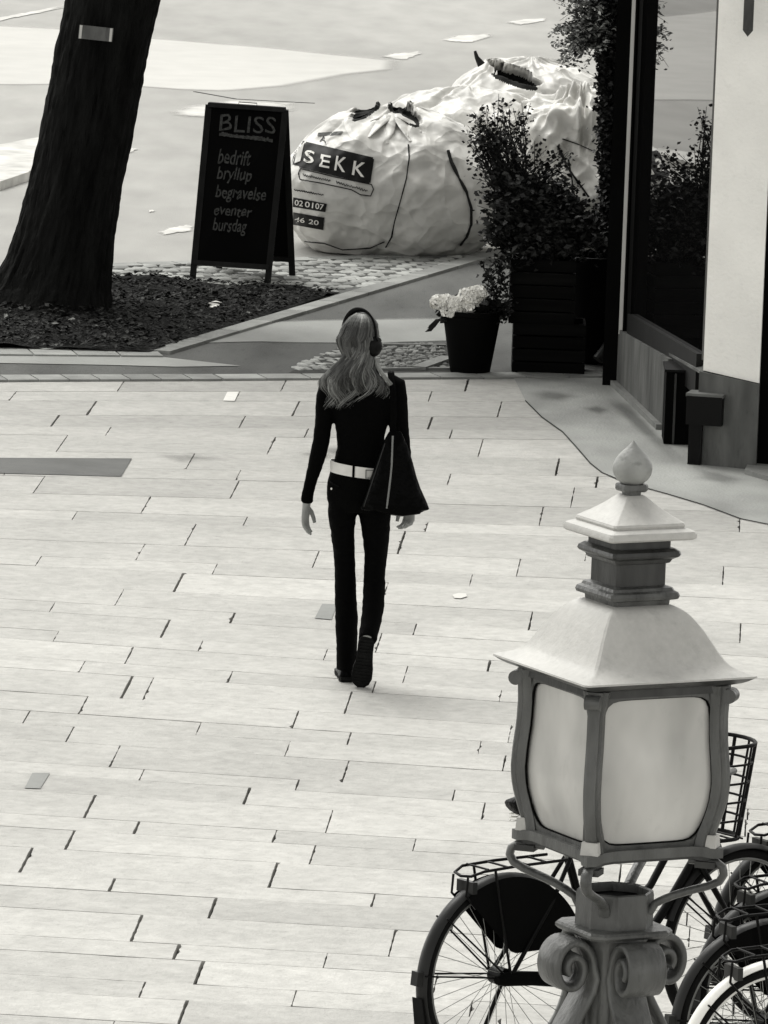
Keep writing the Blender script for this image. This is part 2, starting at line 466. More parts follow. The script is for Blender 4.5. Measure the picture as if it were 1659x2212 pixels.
cobbles('cobble_strip', [(230, 580), (1085, 552), (735, 634), (230, 606)], 'cobble', 0.125, 0.13, 0.15)
sheet('cobble_bedding', [(622, 806), (752, 740), (965, 742), (975, 806)], 0.008, M_['mortar'])
cobbles('cobble_strip', [(628, 801), (752, 744), (800, 744), (716, 801)], 'cobble', 0.06, 0.10, 0.5)
cobbles('cobble_patch', [(722, 800), (806, 748), (958, 748), (968, 800)], 'cobbledark', 0.045, 0.065, 0.1, z=0.014)
mb = MB()
mb.bar(gp(750, 745, .012), gp(962, 747, .012), 0.035, 0.02)
mb.bar(gp(716, 799, .012), gp(972, 797, .012), 0.035, 0.02)
tag(mb.build('grate_frame', M_['kerb'], smooth=0), kind='structure')
mb = MB(); mb.bar(gp(905, 795, .02), gp(968, 772, .02), 0.09, 0.02)
tag(mb.build('pale_stone', M_['cobble'], smooth=0), kind='structure')

# soil bed
bed = [(-700, 742), (-700, 590), (0, 598), (232, 603), (735, 634), (322, 766), (0, 757)]
P = [gp(*p) for p in bed]; P2 = [(p.x, p.y) for p in P]
bm = bmesh.new()
f = bm.faces.new([bm.verts.new((p.x, p.y, 0.0)) for p in P]); f.normal_update()
bmesh.ops.triangulate(bm, faces=bm.faces)
bmesh.ops.subdivide_edges(bm, edges=[e for e in bm.edges], cuts=40, use_grid_fill=True)
for v in bm.verts:
    v.co.z = 0.008 + 0.05 * max(0, fbm((v.co.x * 2, v.co.y * 2, 0)) + .25)
me = bpy.data.meshes.new('soil_bed'); bm.to_mesh(me); bm.free(); me.materials.append(M_['soil'])
if me.polygons[0].normal.z < 0: me.flip_normals()
me.shade_smooth()
o = bpy.data.objects.new('soil_bed', me); COL.objects.link(o); tag(o, kind='structure')
mb = MB()
xs = [p[0] for p in P2]; ys = [p[1] for p in P2]
cnt = 0
while cnt < 11000:
    x, y = random.uniform(min(xs), max(xs)), random.uniform(min(ys), max(ys))
    if x < -3.5 or not inside((x, y), P2): continue
    cnt += 1
    s = random.uniform(.008, .03)
    rot = Matrix.Rotation(random.uniform(0, 6.28), 3, 'Z') @ Matrix.Rotation(random.uniform(-.7, .7), 3, 'X') @ Matrix.Rotation(random.uniform(-.5, .5), 3, 'Y')
    z = .02 + 0.05 * max(0, fbm((x * 2, y * 2, 0)) + .25) + random.uniform(0, .02)
    t = random.random() ** 3
    if random.random() < .01: t = 3.5
    mb.add([rot @ Vector(q) * s + Vector((x, y, z)) for q in ((-1, 0, 0), (-.2, -.5, .15), (1, 0, 0), (-.2, .5, .15))], [(0, 1, 2, 3)], t)
tag(mb.build('leaf_litter', M_['leaflit'], smooth=0, tint=True), kind='stuff', label='dry leaves and twigs scattered over the dark soil round the tree', cat='leaves')
mb = MB()
c = gp(472, 662, .05)
for k in range(7):
    q = c + Vector((random.uniform(-.06, .06), random.uniform(-.08, .08), random.uniform(-.01, .02)))
    rot = Matrix.Rotation(random.uniform(0, 6), 3, 'Z') @ Matrix.Rotation(random.uniform(-.6, .6), 3, 'X')
    mb.add([rot @ Vector(v) * .035 + q for v in ((-1, -.5, 0), (.6, -.6, .2), (1, .4, 0), (-.5, .6, .25))], [(0, 1, 2, 3)])
tag(mb.build('paper_scrap', M_['flower'], smooth=0), 'crumpled pale paper scrap lying on the dark soil right of the tree', 'litter')

# ------------------------------------------------------------------ plaza paving
ROWS = [(822, 845), (846, 866), (867, 898), (899, 924), (926, 943), (945, 981), (983, 1016), (1018, 1039), (1040, 1079), (1080, 1117), (1119, 1137), (1139, 1186), (1187, 1222), (1224, 1246), (1248, 1290), (1292, 1328), (1330, 1352), (1354, 1394), (1396, 1418), (1420, 1456), (1458, 1481), (1483, 1531), (1533, 1570), (1572, 1598), (1600, 1632), (1634, 1680), (1682, 1704), (1706, 1742), (1743, 1792), (1794, 1820), (1821, 1862), (1864, 1918), (1919, 1946), (1948, 1992), (1994, 2050), (2054, 2084), (2086, 2136), (2138, 2171), (2173, 2224), (2226, 2262), (2264, 2320), (2322, 2350), (2352, 2410), (2412, 2450), (2452, 2520)]
JOINTS = '''822 1008 w;824 612 n;846 929 n;864 198 w;867 639 w;871 1079 n;895 119 w;900 523 n;901 929 w;926 234 n;927 974 n;927 662 n;944 134 n;945 586 n;948 1038 n;982 411 n;989 1204 w;1018 970 n;1022 1289 w;1038 84 n;1039 507 n;1080 315 n;1086 1169 n;1092 1598 n;1116 161 f;1119 530 n;1139 411 n;1146 867 w;1185 303 f;1189 682 n;1196 1120 n;1198 1562 n;1216 83 f;1224 464 f;1233 1017 f;1249 386 w;1262 831 f;1290 258 f;1302 1599 n;1303 1146 n;1326 113 f;1330 502 w;1334 896 n;1351 357 w;1358 818 n;1395 433 f;1397 703 f;1397 121 f;1398 1056 w;1420 279 n;1454 497 n;1458 1081 f;1458 808 n;1459 177 f;1483 274 g;1489 752 n;1529 1101 f;1534 180 n;1534 638 n;1568 57 n;1572 1036 f;1572 429 f;1576 754 n;1595 151 n;1598 1089 n;1602 621 f;1634 248 n;1635 746 n;1680 306 n;1683 980 n;1683 642 n;1707 533 w;1707 1044 n;1742 194 w;1743 711 n;1793 295 w;1796 895 f;1796 593 n;1821 675 n;1822 151 w;1864 590 g;1866 56 w;1919 806 n;1919 242 w;1948 459 w;1994 847 n;1995 295 w;2054 703 f;2056 381 w;2085 430 g;2087 939 f;2137 635 n;2137 307 n;2139 1017 f;2173 395 w'''
KY = [815, 846, 920, 990, 1130, 1220, 1270, 1370, 1430, 1650, 1890, 2130]
KM = [-.008, 0, .007, .014, .033, .042, .052, .066, .07, .066, .06, .058]
def slope(y):
    if y <= KY[0]: return KM[0]
    for i in range(len(KY) - 1):
        if y <= KY[i + 1]:
            t = (y - KY[i]) / (KY[i + 1] - KY[i]); return KM[i] * (1 - t) + KM[i + 1] * t
    return KM[-1]
def rowpt(yc, x): return yc + slope(yc) * (x - 600)
def jx(x0, ymid, y):                     # a joint line through (x0, ymid) towards its vanishing point
    return 1720 + (x0 - 1720) * (y + 1300) / (ymid + 1300)
for k in range(len(ROWS) - 1):
    m2 = (ROWS[k][1] + ROWS[k + 1][0]) / 2
    ROWS[k] = (ROWS[k][0], m2); ROWS[k + 1] = (m2, ROWS[k + 1][1])
JR = {}
for s in JOINTS.split(';'):
    a, b, c = s.split(); a = int(a); b = int(b)
    i = min(range(len(ROWS)), key=lambda k: abs(ROWS[k][0] - a))
    JR.setdefault(i, []).append((b, c))
GAP = {'w': 0.0120, 'n': 0.007, 'f': 0.0045, 'g': 0.0125}
rnd = random.Random(3)
mb = MB(); gm = MB()
special = []
for i, (y0, y1) in enumerate(ROWS):
    ym = (y0 + y1) / 2
    s_px = (ym + 1300) / 5.78 * 1.0        # px per metre
    js = sorted(JR.get(i, []))
    slab = 1.05 * s_px
    xs_ = [j for j in js]
    # complete the row outside and in large gaps
    def put(x, k='f'): xs_.append((x, k))
    lo = js[0][0] if js else rnd.uniform(0, 300); hi = js[-1][0] if js else lo
    if not js: put(lo)
    x = lo
    while x > -900: x -= slab * rnd.uniform(.8, 1.25); put(x, rnd.choice('nf'))
    x = hi
    while x < 2700: x += slab * rnd.uniform(.8, 1.2); put(x, 'f' if x < 1300 else rnd.choice('nf'))
    if i == 21: put(320, 'f')
    xs_.sort()
    for a, b in zip(list(xs_), list(xs_)[1:]):
        if b[0] - a[0] > slab * 1.9:
            for q in range(int((b[0] - a[0]) / slab) - 0):
                t = (q + 1) / (int((b[0] - a[0]) / slab) + 1)
                put(a[0] + (b[0] - a[0]) * t, 'x')
    xs_.sort()
    rg1 = rnd.choice((0.002, 0.003, 0.006))
    for a, b in zip(xs_, xs_[1:]):
        rg0 = rnd.choice((.002, .003, .004, .006, .009, .014)); ga = GAP.get(a[1], .003) / 2 * s_px; gb = GAP.get(b[1], .003) / 2 * s_px
        def pt(j, g_, yc):
            x = j
            for _ in range(2):
                yy = rowpt(yc, x); x = jx(j, rowpt(ym, j), yy)
            return gp(x + g_, rowpt(yc, x))
        A = pt(a[0], ga, y0); B = pt(b[0], -gb, y0); C = pt(b[0], -gb, y1); D = pt(a[0], ga, y1)
        # inset rows (real joint between courses)
        A = A + (D - A).normalized() * rg0 * .5; B = B + (C - B).normalized() * rg0 * .5
        D = D + (A - D).normalized() * rg1 * .5; C = C + (B - C).normalized() * rg1 * .5
        h = rnd.uniform(-.0008, .0008)
        if gp(a[0], rowpt(ym, a[0])).x > 6 or gp(b[0], rowpt(ym, b[0])).x < -8: continue
        out_ = []
        for p_, q_, st_, am in ((D, C, .10, .0014), (C, B, .04, .0016), (B, A, .10, .0014), (A, D, .04, .0016)):
            L_n = (q_ - p_).length; n_ = max(1, int(L_n / st_)); nn_ = Vector((-(q_ - p_).y, (q_ - p_).x, 0)).normalized()
            for k_ in range(n_):
                t_ = k_ / n_; pp = p_.lerp(q_, t_)
                out_.append(pp + nn_ * (am * noise.noise(Vector((pp.x * 17, pp.y * 17, i * 1.7))) * 2.2 + (rnd.uniform(.002, .012) if rnd.random() < .03 else 0)))
        n_ = len(out_); vs = [Vector((p.x, p.y, h)) for p in out_] + [Vector((p.x, p.y, -.03)) for p in out_]
        tt_ = rnd.random() - (.45 if y0 < 940 else .25 if y0 < 1080 else 0)  # far rows tinted darker, shade painted into the stone colour
        mb.add(vs, [tuple(range(n_))] + [(k_, n_ + k_, n_ + (k_ + 1) % n_, (k_ + 1) % n_) for k_ in range(n_)], tt_)
tag(mb.build('plaza_paving', M_['slab'], smooth=0, tint=True), kind='structure')
# filler beyond the measured rows, towards the camera
sheet('plaza_apron', [(-60, -60), (60, -60), (60, 24.0), (-60, 24.0)], -0.01, M_['slab'], world=True)
# the odd coloured slabs
sheet('dark_slab', [(-120, 988), (285, 990), (262, 1029), (120, 1025), (-120, 1019)], 0.004, M_['slabdark'])
sheet('grey_slab', [(70, 1669), (108, 1669), (87, 1703), (53, 1702)], 0.004, M_['slabgrey'])
sheet('grey_slab', [(696, 1304), (728, 1305), (716, 1338), (680, 1335)], 0.004, M_['slabgrey'])
sheet('white_slab', [(491, 846), (516, 846), (507, 866), (482, 865)], 0.004, M_['flower'])
patch('pale_stain', [(978, 1285), (990, 1281), (1006, 1282), (1008, 1288), (995, 1292), (982, 1291)], 0.006, M_['petal'], .9, 1.05)
for pts_ in ([(1125, 848), (1170, 838), (1240, 846), (1270, 858), (1220, 872), (1150, 866)], [(1290, 822), (1340, 850), (1400, 905), (1440, 950), (1500, 1010), (1470, 1010), (1400, 960), (1330, 895), (1280, 840)],
             [(1240, 880), (1290, 872), (1330, 886), (1300, 900)], [(620, 975), (680, 968), (760, 985), (700, 1000)], [(300, 980), (420, 975), (500, 990), (380, 1004)],
             [(1480, 1000), (1560, 1015), (1640, 1040), (1590, 1060), (1480, 1035)], [(640, 968), (720, 960), (800, 972), (740, 990)]):
    patch('ground_stain', pts_, 0.0065, M_['softstain'], .3, 1.3)

# smooth stained strip beside the building, with its edge joint
edge = [(1110, 816), (1135, 865), (1170, 900), (1215, 932), (1245, 965), (1275, 1000), (1300, 1020), (1335, 1035), (1400, 1055), (1440, 1066), (1520, 1090), (1600, 1120), (1659, 1132), (1900, 1190), (2600, 1330)]
sheet('concrete_strip', edge + [(2600, 900), (1500, 816)], 0.004, M_['conc'])
mb = MB()
for a, b in zip(edge[1:], edge[2:]): mb.bar(gp(*a, .006), gp(*b, .006), 0.006, .003)
tag(mb.build('concrete_edge_joint', M_['mortar'], smooth=0), kind='structure')

# ------------------------------------------------------------------ street tree
Yt = 46.6
tp = [(0, 142, 345), (100, 122, 322), (200, 104, 303), (300, 84, 284), (400, 62, 263), (500, 34, 248), (560, 12, 241), (610, -16, 238), (645, -45, 240), (668, -70, 246)]
cs = []
for y, l, r in tp:
    a = at(l, y, Yt); b = at(r, y, Yt); cs.append(((a + b) / 2, (b - a).length / 2))
cs = cs[::-1]
cs[0][0].z = -0.02
top_c, top_r = cs[-1]
dirv = (cs[-1][0] - cs[-3][0]).normalized()
for k in range(1, 7): cs.append((top_c + dirv * 0.6 * k + Vector((0.03 * k * k * .2, 0, 0)), top_r * (1 - 0.03 * k)))
# resample
def resample(cs, n):
    out = []
    for i in range(n):
        t = i / (n - 1) * (len(cs) - 1); k = min(int(t), len(cs) - 2); u = t - k
        out.append((cs[k][0].lerp(cs[k + 1][0], u), cs[k][1] * (1 - u) + cs[k + 1][1] * u))
    return out
fine = resample(cs, 260)
rings = []; NA = 150
for c, r in fine:
    ring = []
    for k in range(NA):
        a = 2 * math.pi * k / NA
        d = Vector((math.cos(a), math.sin(a), 0))
        rd = noise.noise(Vector((d.x * 6, d.y * 6, c.z * 1.6)))
        rd2 = 1 - abs(noise.noise(Vector((d.x * 15 + 3, d.y * 15, c.z * 3.0 + 5)))) * 2
        rd3 = noise.noise(Vector((d.x * 40, d.y * 40, c.z * 14)))
        ring.append(c + d * r * (0.97 + .035 * rd + .045 * rd2 + .02 * rd3))
    rings.append(ring)
tree = empty('street_tree', gp(115, 655))
tag(tree, 'thick leaning street tree with dark ridged bark rising from the soil bed', 'tree')
mb = MB(); mb.loft(rings)
# limbs above the picture
p0 = cs[-1][0]
for dx, dy, dz, r0 in ((1.3, .5, 2.2, .15), (-1.0, -.2, 2.4, .13), (.1, 1.2, 2.6, .12)):
    mb.tube([p0 - Vector((0, 0, .3)), p0 + Vector((dx * .4, dy * .4, dz * .45)), p0 + Vector((dx, dy, dz))], [r0 * 1.3, r0, r0 * .5], 12)
def local(mb, root):
    inv = Matrix.Translation(-Vector(root.location))
    mb.v = [inv @ v for v in mb.v]; return mb
local(mb, tree).build('trunk', M_['bark'], tree, smooth=80)
mb = MB()
def leafquad(mb, p, s, t, rot=None, wfac=.38):
    rot = rot or (Matrix.Rotation(random.uniform(0, 6.28), 3, 'Z') @ Matrix.Rotation(random.uniform(-1.2, 1.2), 3, 'X') @ Matrix.Rotation(random.uniform(-1, 1), 3, 'Y'))
    mb.add([rot @ Vector(q) * s + p for q in ((0, 0, 0), (.45, -wfac, .08), (1, 0, 0), (.45, wfac, .08))], [(0, 1, 2, 3)], t)
for k in range(7000):  # unseen crown, spread wide to shade the sidewalk and upper plaza
    c = p0 + Vector(random.choice(((1.3, .5, 2.5), (-1, -.2, 2.7), (.1, 1.2, 2.9), (.6, -.8, 2.4), (2.0, -.6, 2.6), (-1.6, .9, 2.4))))
    q = c + Vector((random.gauss(0, .6), random.gauss(0, .6), random.gauss(0, .5)))
    if q.z < 4.6: continue
    leafquad(mb, q, random.uniform(.09, .17), random.random())
local(mb, tree).build('crown', M_['leaf'], tree, smooth=0, tint=True)
# number plate nailed on the bark
pt = at(207, 72, Yt - 0.37)
tp_ = empty('tree_tag', pt); tag(tp_, 'small grey metal number plate nailed to the bark high on the leaning tree', 'sign')
RT = Matrix.Rotation(-RO * 0 , 3, 'Y')
mb = MB(); mb.box((0, 0, 0), (.215, .008, .085), rot=Matrix.Rotation(R(4), 3, 'Y')); mb.build('plate', M_['lampmetal'], tp_, smooth=0)
for x, wd2 in ((-.095, .016), (.094, .016)):
    mb = MB(); mb.box((x, -.006, -x * .07), (wd2, .006, .083), rot=Matrix.Rotation(R(4), 3, 'Y')); mb.build('pale_edge', M_['strip'], tp_, smooth=0)

# ------------------------------------------------------------------ text helper
def text_mesh(body, size, shear=0.0, bold=0.0, spacing=1.0):
    cu = bpy.data.curves.new('txt', 'FONT')
    cu.body = body; cu.size = size; cu.shear = shear; cu.offset = bold; cu.space_character = spacing
    cu.align_x = 'LEFT'; cu.fill_mode = 'FRONT'; cu.resolution_u = 3
    ob = bpy.data.objects.new('txt', cu); COL.objects.link(ob)
    bpy.context.view_layer.update()
    me = bpy.data.meshes.new_from_object(ob.evaluated_get(bpy.context.evaluated_depsgraph_get()))
    vs = [v.co.copy() for v in me.vertices]; fs = [tuple(p.vertices) for p in me.polygons]
    bpy.data.objects.remove(ob); bpy.data.curves.remove(cu); bpy.data.meshes.remove(me)
    return vs, fs

# ------------------------------------------------------------------ A-board
fl = gp(410, 607); fr = gp(583, 618); rl = gp(468, 583); rr_ = gp(637, 598)
tl = at(445, 227, (fl.y + rl.y) / 2); tr = at(622, 239, (fr.y + rr_.y) / 2)
print('BOARD', fl, fr, rl, rr_, tl, tr)
tr.z = tl.z = (tl.z + tr.z) / 2
ab = empty('chalkboard_sign', (fl + fr + rl + rr_) / 4)
tag(ab, 'black folding chalkboard sign with handwritten chalk list beside the white bags', 'sandwich board')
O = Vector(ab.location)
def L_(p): return Vector(p) - O
def frame_face(pl, pr, tl, tr, name_leg, th):
    """legs from ground pl, pr to the top tl, tr"""
    out = Vector((0, 0, 0))
    for a, b in ((pl, tl), (pr, tr)):
        mb = MB(); mb.bar(L_(a), L_(b), .042, .022, up=(0, 1, 0)); mb.build('leg', M_['boardframe'], ab, smooth=0)
k = 0.105
xd = (fr - fl).normalized()
ins = xd * .018
frame_face(fl + ins, fr - ins, tl + ins, tr - ins, 'leg', .02)
back_off = Vector((0, .035, 0))
frame_face(rl + ins, rr_ - ins, tl + ins + back_off, tr - ins + back_off, 'leg', .02)
def panel(pl, pr, tl, tr, off, name):
    a = pl.lerp(tl, k); b = pr.lerp(tr, k)
    mb = MB()
    nrm = (pr - pl).cross(tl - pl).normalized()
    vs = [p + nrm * off for p in (a, b, tr, tl)] + [p + nrm * (off - .012) for p in (a, b, tr, tl)]
    mb.add([L_(v) for v in vs], [(0, 1, 2, 3), (7, 6, 5, 4), (0, 4, 5, 1), (1, 5, 6, 2), (2, 6, 7, 3), (3, 7, 4, 0)])
    mb.build(name, M_['board'], ab, smooth=0)
    for p, q in ((a, b), (tl, tr)):
        mb = MB(); mb.bar(L_(p + nrm * (off)), L_(q + nrm * (off)), .03, .036, up=nrm)
        mb.build('rail', M_['boardframe'], ab, smooth=0)
    return a, b, nrm
a, b, nrm = panel(fl + ins, fr - ins, tl + ins, tr - ins, .002, 'panel')
panel(rl + ins, rr_ - ins, tl + ins + back_off, tr - ins + back_off, .002, 'panel')
# wire handle
c0 = tl.lerp(tr, .40) ; c1 = tl.lerp(tr, .62)
mb = MB(); mb.tube([L_(c0), L_(c0 + Vector((0, 0, .035))), L_(c1 + Vector((0, 0, .035))), L_(c1)], .003, 6)
mb.build('handle', M_['boardframe'], ab)
# writing: u along the panel, v up (m)
W = (fr - fl - 2 * ins).length
ud = (fr - fl).normalized(); vd_ = ((tl + ins) - (fl + ins)); HH = vd_.length; vd_.normalize()
def bq(uu, vv):
    s_ = uu / W; t_ = vv / HH
    lo = (fl + ins).lerp(fr - ins, s_); hi = (tl + ins).lerp(tr - ins, s_)
    return lo.lerp(hi, t_) + nrm * .018
def chalk(body, u, v, size, width, shear=0.0, bold=0.0, jit=0.0, name='chalk_writing'):
    vs, fs = text_mesh(body, size, shear, bold)
    w_ = max(p.x for p in vs) - min(p.x for p in vs); x0 = min(p.x for p in vs)
    sx = width / w_
    mb = MB()
    out = []
    for p in vs:
        uu = u + (p.x - x0) * sx; vv = v + p.y
        if jit: vv += jit * noise.noise(Vector((p.x * 25, 0, v * 9)))
        tilt = -0.012
        out.append(L_(bq(uu, vv)))
    mb.add(out, fs); mb.build(name, M_['chalk'], ab, smooth=0)
def bp(px, py):      # board coordinates from the photograph's crop
    u = (px - (60 + (245 - 60) * (2080 - py) / 2000)) / (1313 / 380) * 0.6636 / 331
    v = (2080 - py) / (1313 / 380) * 0.6636 / 325
    return u, v
for body, px, py, hpx, wpx, sh, bo, ji in (
        ('BLISS', 372, 362, 190, 640, 0.0, .0, .012),
        ('bedrift', 355, 735, 165, 375, .15, .0015, .012),
        ('bryllup', 345, 910, 140, 400, .15, .0015, .012),
        ('begravelse', 330, 1120, 140, 580, .15, .0015, .012),
        ('eventer', 312, 1318, 120, 440, .15, .0015, .012),
        ('bursdag', 300, 1495, 140, 390, .15, .0015, .012)):
    u, v = bp(px, py)
    size = hpx / (1313 / 380) * .6636 / 325 / .70
    chalk(body, u, v - .0, size, wpx / (1313 / 380) * .6636 / 331, sh, bo, ji)
mb = MB()
u0, v0 = bp(372, 425); u1, v1 = bp(985, 458)
for k in range(26):
    t0 = k / 26; t1 = (k + 1) / 26
    v = v0 + (v1 - v0) * t0 + .006 * noise.noise(Vector((k * .9, 1, 0)))
    p = bq(u0 + (u1 - u0) * t0, v)
    q = bq(u0 + (u1 - u0) * t1, v)
    hgt = .018 + .012 * random.random()
    mb.add([L_(p), L_(q), L_(q + vd_ * hgt), L_(p + vd_ * hgt)], [(0, 1, 2, 3)])
mb.build('chalk_underline', M_['chalk'], ab, smooth=0)

# ------------------------------------------------------------------ big bags
def make_bag(name, c, size, seed, label, sq=0.55, open_slot=None, gashes=(), topk=.38, crease=1.0, group='big white rubble bags heaped at the roadside', wr=1.0, lean=0.0, flap=0.0):
    bm = bmesh.new()
    bmesh.ops.create_icosphere(bm, subdivisions=7, radius=1)
    sx, sy, sz = size
    for v in bm.verts:
        p = v.co.copy()
        e = 1 / (abs(p.x) ** 3.2 + abs(p.y) ** 3.2 + abs(p.z) ** 3.2) ** (1 / 3.2)
        q = p * (sq * e + (1 - sq))
        # slump: wide low, pulled in at the top
        h = (q.z + 1) / 2
        k = 1.0 + .10 * math.sin(h * 2.6) - topk * max(0, h - .55) ** 1.2 * 1.9
        x, y, z = q.x * k, q.y * k, q.z
        if z < -.82: z = -.82 - (abs(z) - .82) * .15
        # radial gathers near the top
        a = math.atan2(y, x)
        g_ = max(0, h - .45) * 1.6
        nn = noise.noise(Vector((math.cos(a) * 2.2 + seed, math.sin(a) * 2.2, seed * 3)))
        k2 = 1 + .045 * g_ * math.sin(a * 13 + nn * 9) * wr
        x *= k2; y *= k2
        z += .05 * g_ * math.sin(a * 9 + nn * 7 + seed) * wr
        P = Vector((x * sx / 2, y * sy / 2, (z + .85) / 1.85 * sz))
        P.x += lean * P.z
        s = Vector((seed * 5.1, seed, 0))
        fold = (1 - abs(noise.noise(P * 2.3 + s)) * 2.2)
        fold2 = (1 - abs(noise.noise(P * 5.5 + s * 2)) * 2.2)
        d = p.normalized()
        f3 = 1 - abs(noise.noise(Vector((P.x * 4 + P.z * 3, P.y * 4, P.z * 2.2)) + s * 3)) * 3
        f4 = 1 - abs(noise.noise(Vector((P.x * 9 - P.z * 5, P.y * 9, P.z * 6)) + s * 4)) * 3
        P += d * (.045 * fold + .022 * fold2 + .03 * max(f3, -.6) * crease + .014 * max(f4, -.6) * crease + .006 * noise.noise(P * 22 + s)) * wr
        if P.z < 0.005: P.z = 0.005
        v.co = P
    if open_slot:
        (ox, oy), ln, wd3, dp, ang = open_slot
        for v in bm.verts:
            if v.co.z < sz * .62: continue
            dx = (v.co.x - ox) * math.cos(ang) + (v.co.y - oy) * math.sin(ang)
            dy = -(v.co.x - ox) * math.sin(ang) + (v.co.y - oy) * math.cos(ang)
            r = (dx / ln) ** 2 + (dy / wd3) ** 2
            if r < 1.6:
                v.co.z += .09 * math.exp(-((r - 1) / .35) ** 2)
            if r < 1: v.co.z -= dp * (1 - r) ** .5
    dark = []
    if gashes:
        bm.verts.ensure_lookup_table(); bm.faces.ensure_lookup_table()
        bv = BVHTree.FromBMesh(bm)
        for gx, gy, lx, lz, ang, dep in gashes:
            dd = ray(gx, gy).normalized()
            hit = bv.ray_cast(Vector((0, 0, H)) - Vector(c), dd, 100)[0]
            if hit is None: continue
            def mm(p):
                u = (p.x - hit.x); v_ = (p.z - hit.z)
                a = u * math.cos(ang) + v_ * math.sin(ang); b = -u * math.sin(ang) + v_ * math.cos(ang)
                return (a / lx) ** 2 + (b / lz) ** 2
            for v in bm.verts:
                if abs(v.co.y - hit.y) > .35: continue
                r = mm(v.co)
                if r < 1: v.co.y += dep * (1 - r) ** .5; v.co.z -= dep * .35 * (1 - r) ** .5
                elif r < 2.2 and v.co.z > hit.z: v.co.z += .03 * math.exp(-((r - 1.2) / .4) ** 2)
            for f in bm.faces:
                q = f.calc_center_median()
                if abs(q.y - hit.y - dep * .5) < .35 and mm(Vector((q.x, 0, q.z + dep * .2))) < .75: dark.append(f.index)
    me = bpy.data.meshes.new(name)
    bm.to_mesh(me); bm.free()
    me.materials.append(M_['bag']); me.materials.append(M_['bagin'])
    me.shade_smooth()
    if open_slot:
        (ox, oy), ln, wd3, dp, ang = open_slot
        for p in me.polygons:
            q = p.center
            if q.z < sz * .5: continue
            dx = (q.x - ox) * math.cos(ang) + (q.y - oy) * math.sin(ang)
            dy = -(q.x - ox) * math.sin(ang) + (q.y - oy) * math.cos(ang)
            if (dx / ln) ** 2 + (dy / wd3) ** 2 < .8: p.material_index = 1
    for k in dark: me.polygons[k].material_index = 1  # gash faces coloured dark to read as deep openings
    root = empty(name, c)
    tag(root, label, 'rubble bag', group)
    o = bpy.data.objects.new('sack', me); COL.objects.link(o); o.parent = root
    bvh = BVHTree.FromPolygons([v.co.copy() for v in me.vertices], [tuple(p.vertices) for p in me.polygons])
    return root, bvh
def cast(root, bvh, px, py, off=.004):
    """reference point on the picture -> point on the front of the bag (local)"""
    d = ray(px, py).normalized()
    o_ = Vector((0, 0, H)) - Vector(root.location)
    hit = bvh.ray_cast(o_, d, 100)
    if hit[0] is None:
        return None
    return hit[0] - d * off
c = gp(832, 470); c.z = 0
B1, V1 = make_bag('rubble_bag', (-.01, 50.6, 0), (1.36, 1.2, .95), 1.7, 'big white woven bag printed with a black word panel, just right of the chalkboard', sq=.80, wr=.6, topk=.46, crease=.35, gashes=((872, 242, .14, .034, -.45, .12), (792, 234, .12, .026, .45, .10)))
def decal_poly(root, bvh, pts, name, m, nx=14, ny=6, off=.008, rnd_=0):
    nx *= 3; ny *= 3
    """4 corners TL TR BR BL on the picture, projected on the bag"""
    TL, TR, BR, BL = [Vector((p[0], p[1], 0)) for p in pts]
    vs = []; ok = True
    for j in range(ny + 1):
        for i in range(nx + 1):
            u, v = i / nx, j / ny
            p = TL.lerp(TR, u).lerp(BL.lerp(BR, u), v)
            h = cast(root, bvh, p.x, p.y, off)
            vs.append(h)
    good = [k for k, h in enumerate(vs) if h is not None]; mp_ = {k: n_ for n_, k in enumerate(good)}
    fs = [(j * (nx + 1) + i, (j + 1) * (nx + 1) + i, (j + 1) * (nx + 1) + i + 1, j * (nx + 1) + i + 1) for j in range(ny) for i in range(nx)]
    if rnd_:
        fs = [f for n_, f in enumerate(fs) if n_ not in (nx - 1, nx * ny - 1)]
    fs = [tuple(mp_[k] for k in f) for f in fs if all(k in mp_ for k in f)]
    mb = MB(); mb.add([vs[k] for k in good], fs); mb.build(name, m, root, smooth=60)
def decal_text(root, bvh, body, TL, TR, BL, name, m, bold=.0, off=.015, size=1.0):
    vs, fs = text_mesh(body, 1.0, 0, bold)
    x0 = min(p.x for p in vs); x1 = max(p.x for p in vs); y0 = min(p.y for p in vs); y1 = max(p.y for p in vs)
    TL, TR, BL = [Vector((p[0], p[1], 0)) for p in (TL, TR, BL)]
    out = []
    for p in vs:
        u = (p.x - x0) / (x1 - x0); v = (y1 - p.y) / (y1 - y0)
        q = TL + (TR - TL) * u + (BL - TL) * v
        h = cast(root, bvh, q.x, q.y, off)
        out.append(h)
    fs = [f for f in fs if all(out[k] is not None for k in f)]
    out = [h or Vector((0, 0, .3)) for h in out]
    if not fs: return
    mb = MB(); mb.add(out, fs); mb.build(name, m, root, smooth=60)
def sp(x, y): return (597.2 + x * .18, 185.8 + y * .18)       # crop -> reference pixels
decal_poly(B1, V1, [sp(225, 690), sp(330, 655), sp(285, 960), sp(185, 940)], 'printed_panel', M_['ink'], 4, 5)
decal_poly(B1, V1, [sp(325, 660), sp(1175, 860), sp(1125, 1180), sp(270, 975)], 'printed_panel', M_['ink'], 20, 6, rnd_=1)
decal_poly(B1, V1, [sp(262, 690), sp(330, 685), sp(285, 900), sp(215, 925)], 'printed_letter', M_['bag'], 3, 5, off=.015)
for ch, x, y, wx, hy in (('S', 345, 760, 120, 150), ('E', 535, 815, 120, 150), ('K', 720, 835, 130, 175), ('K', 930, 895, 150, 170)):
    decal_text(B1, V1, ch, sp(x, y), sp(x + wx, y + wx * .20), sp(x - hy * .16, y + hy), 'printed_letter', M_['flower'], .012)
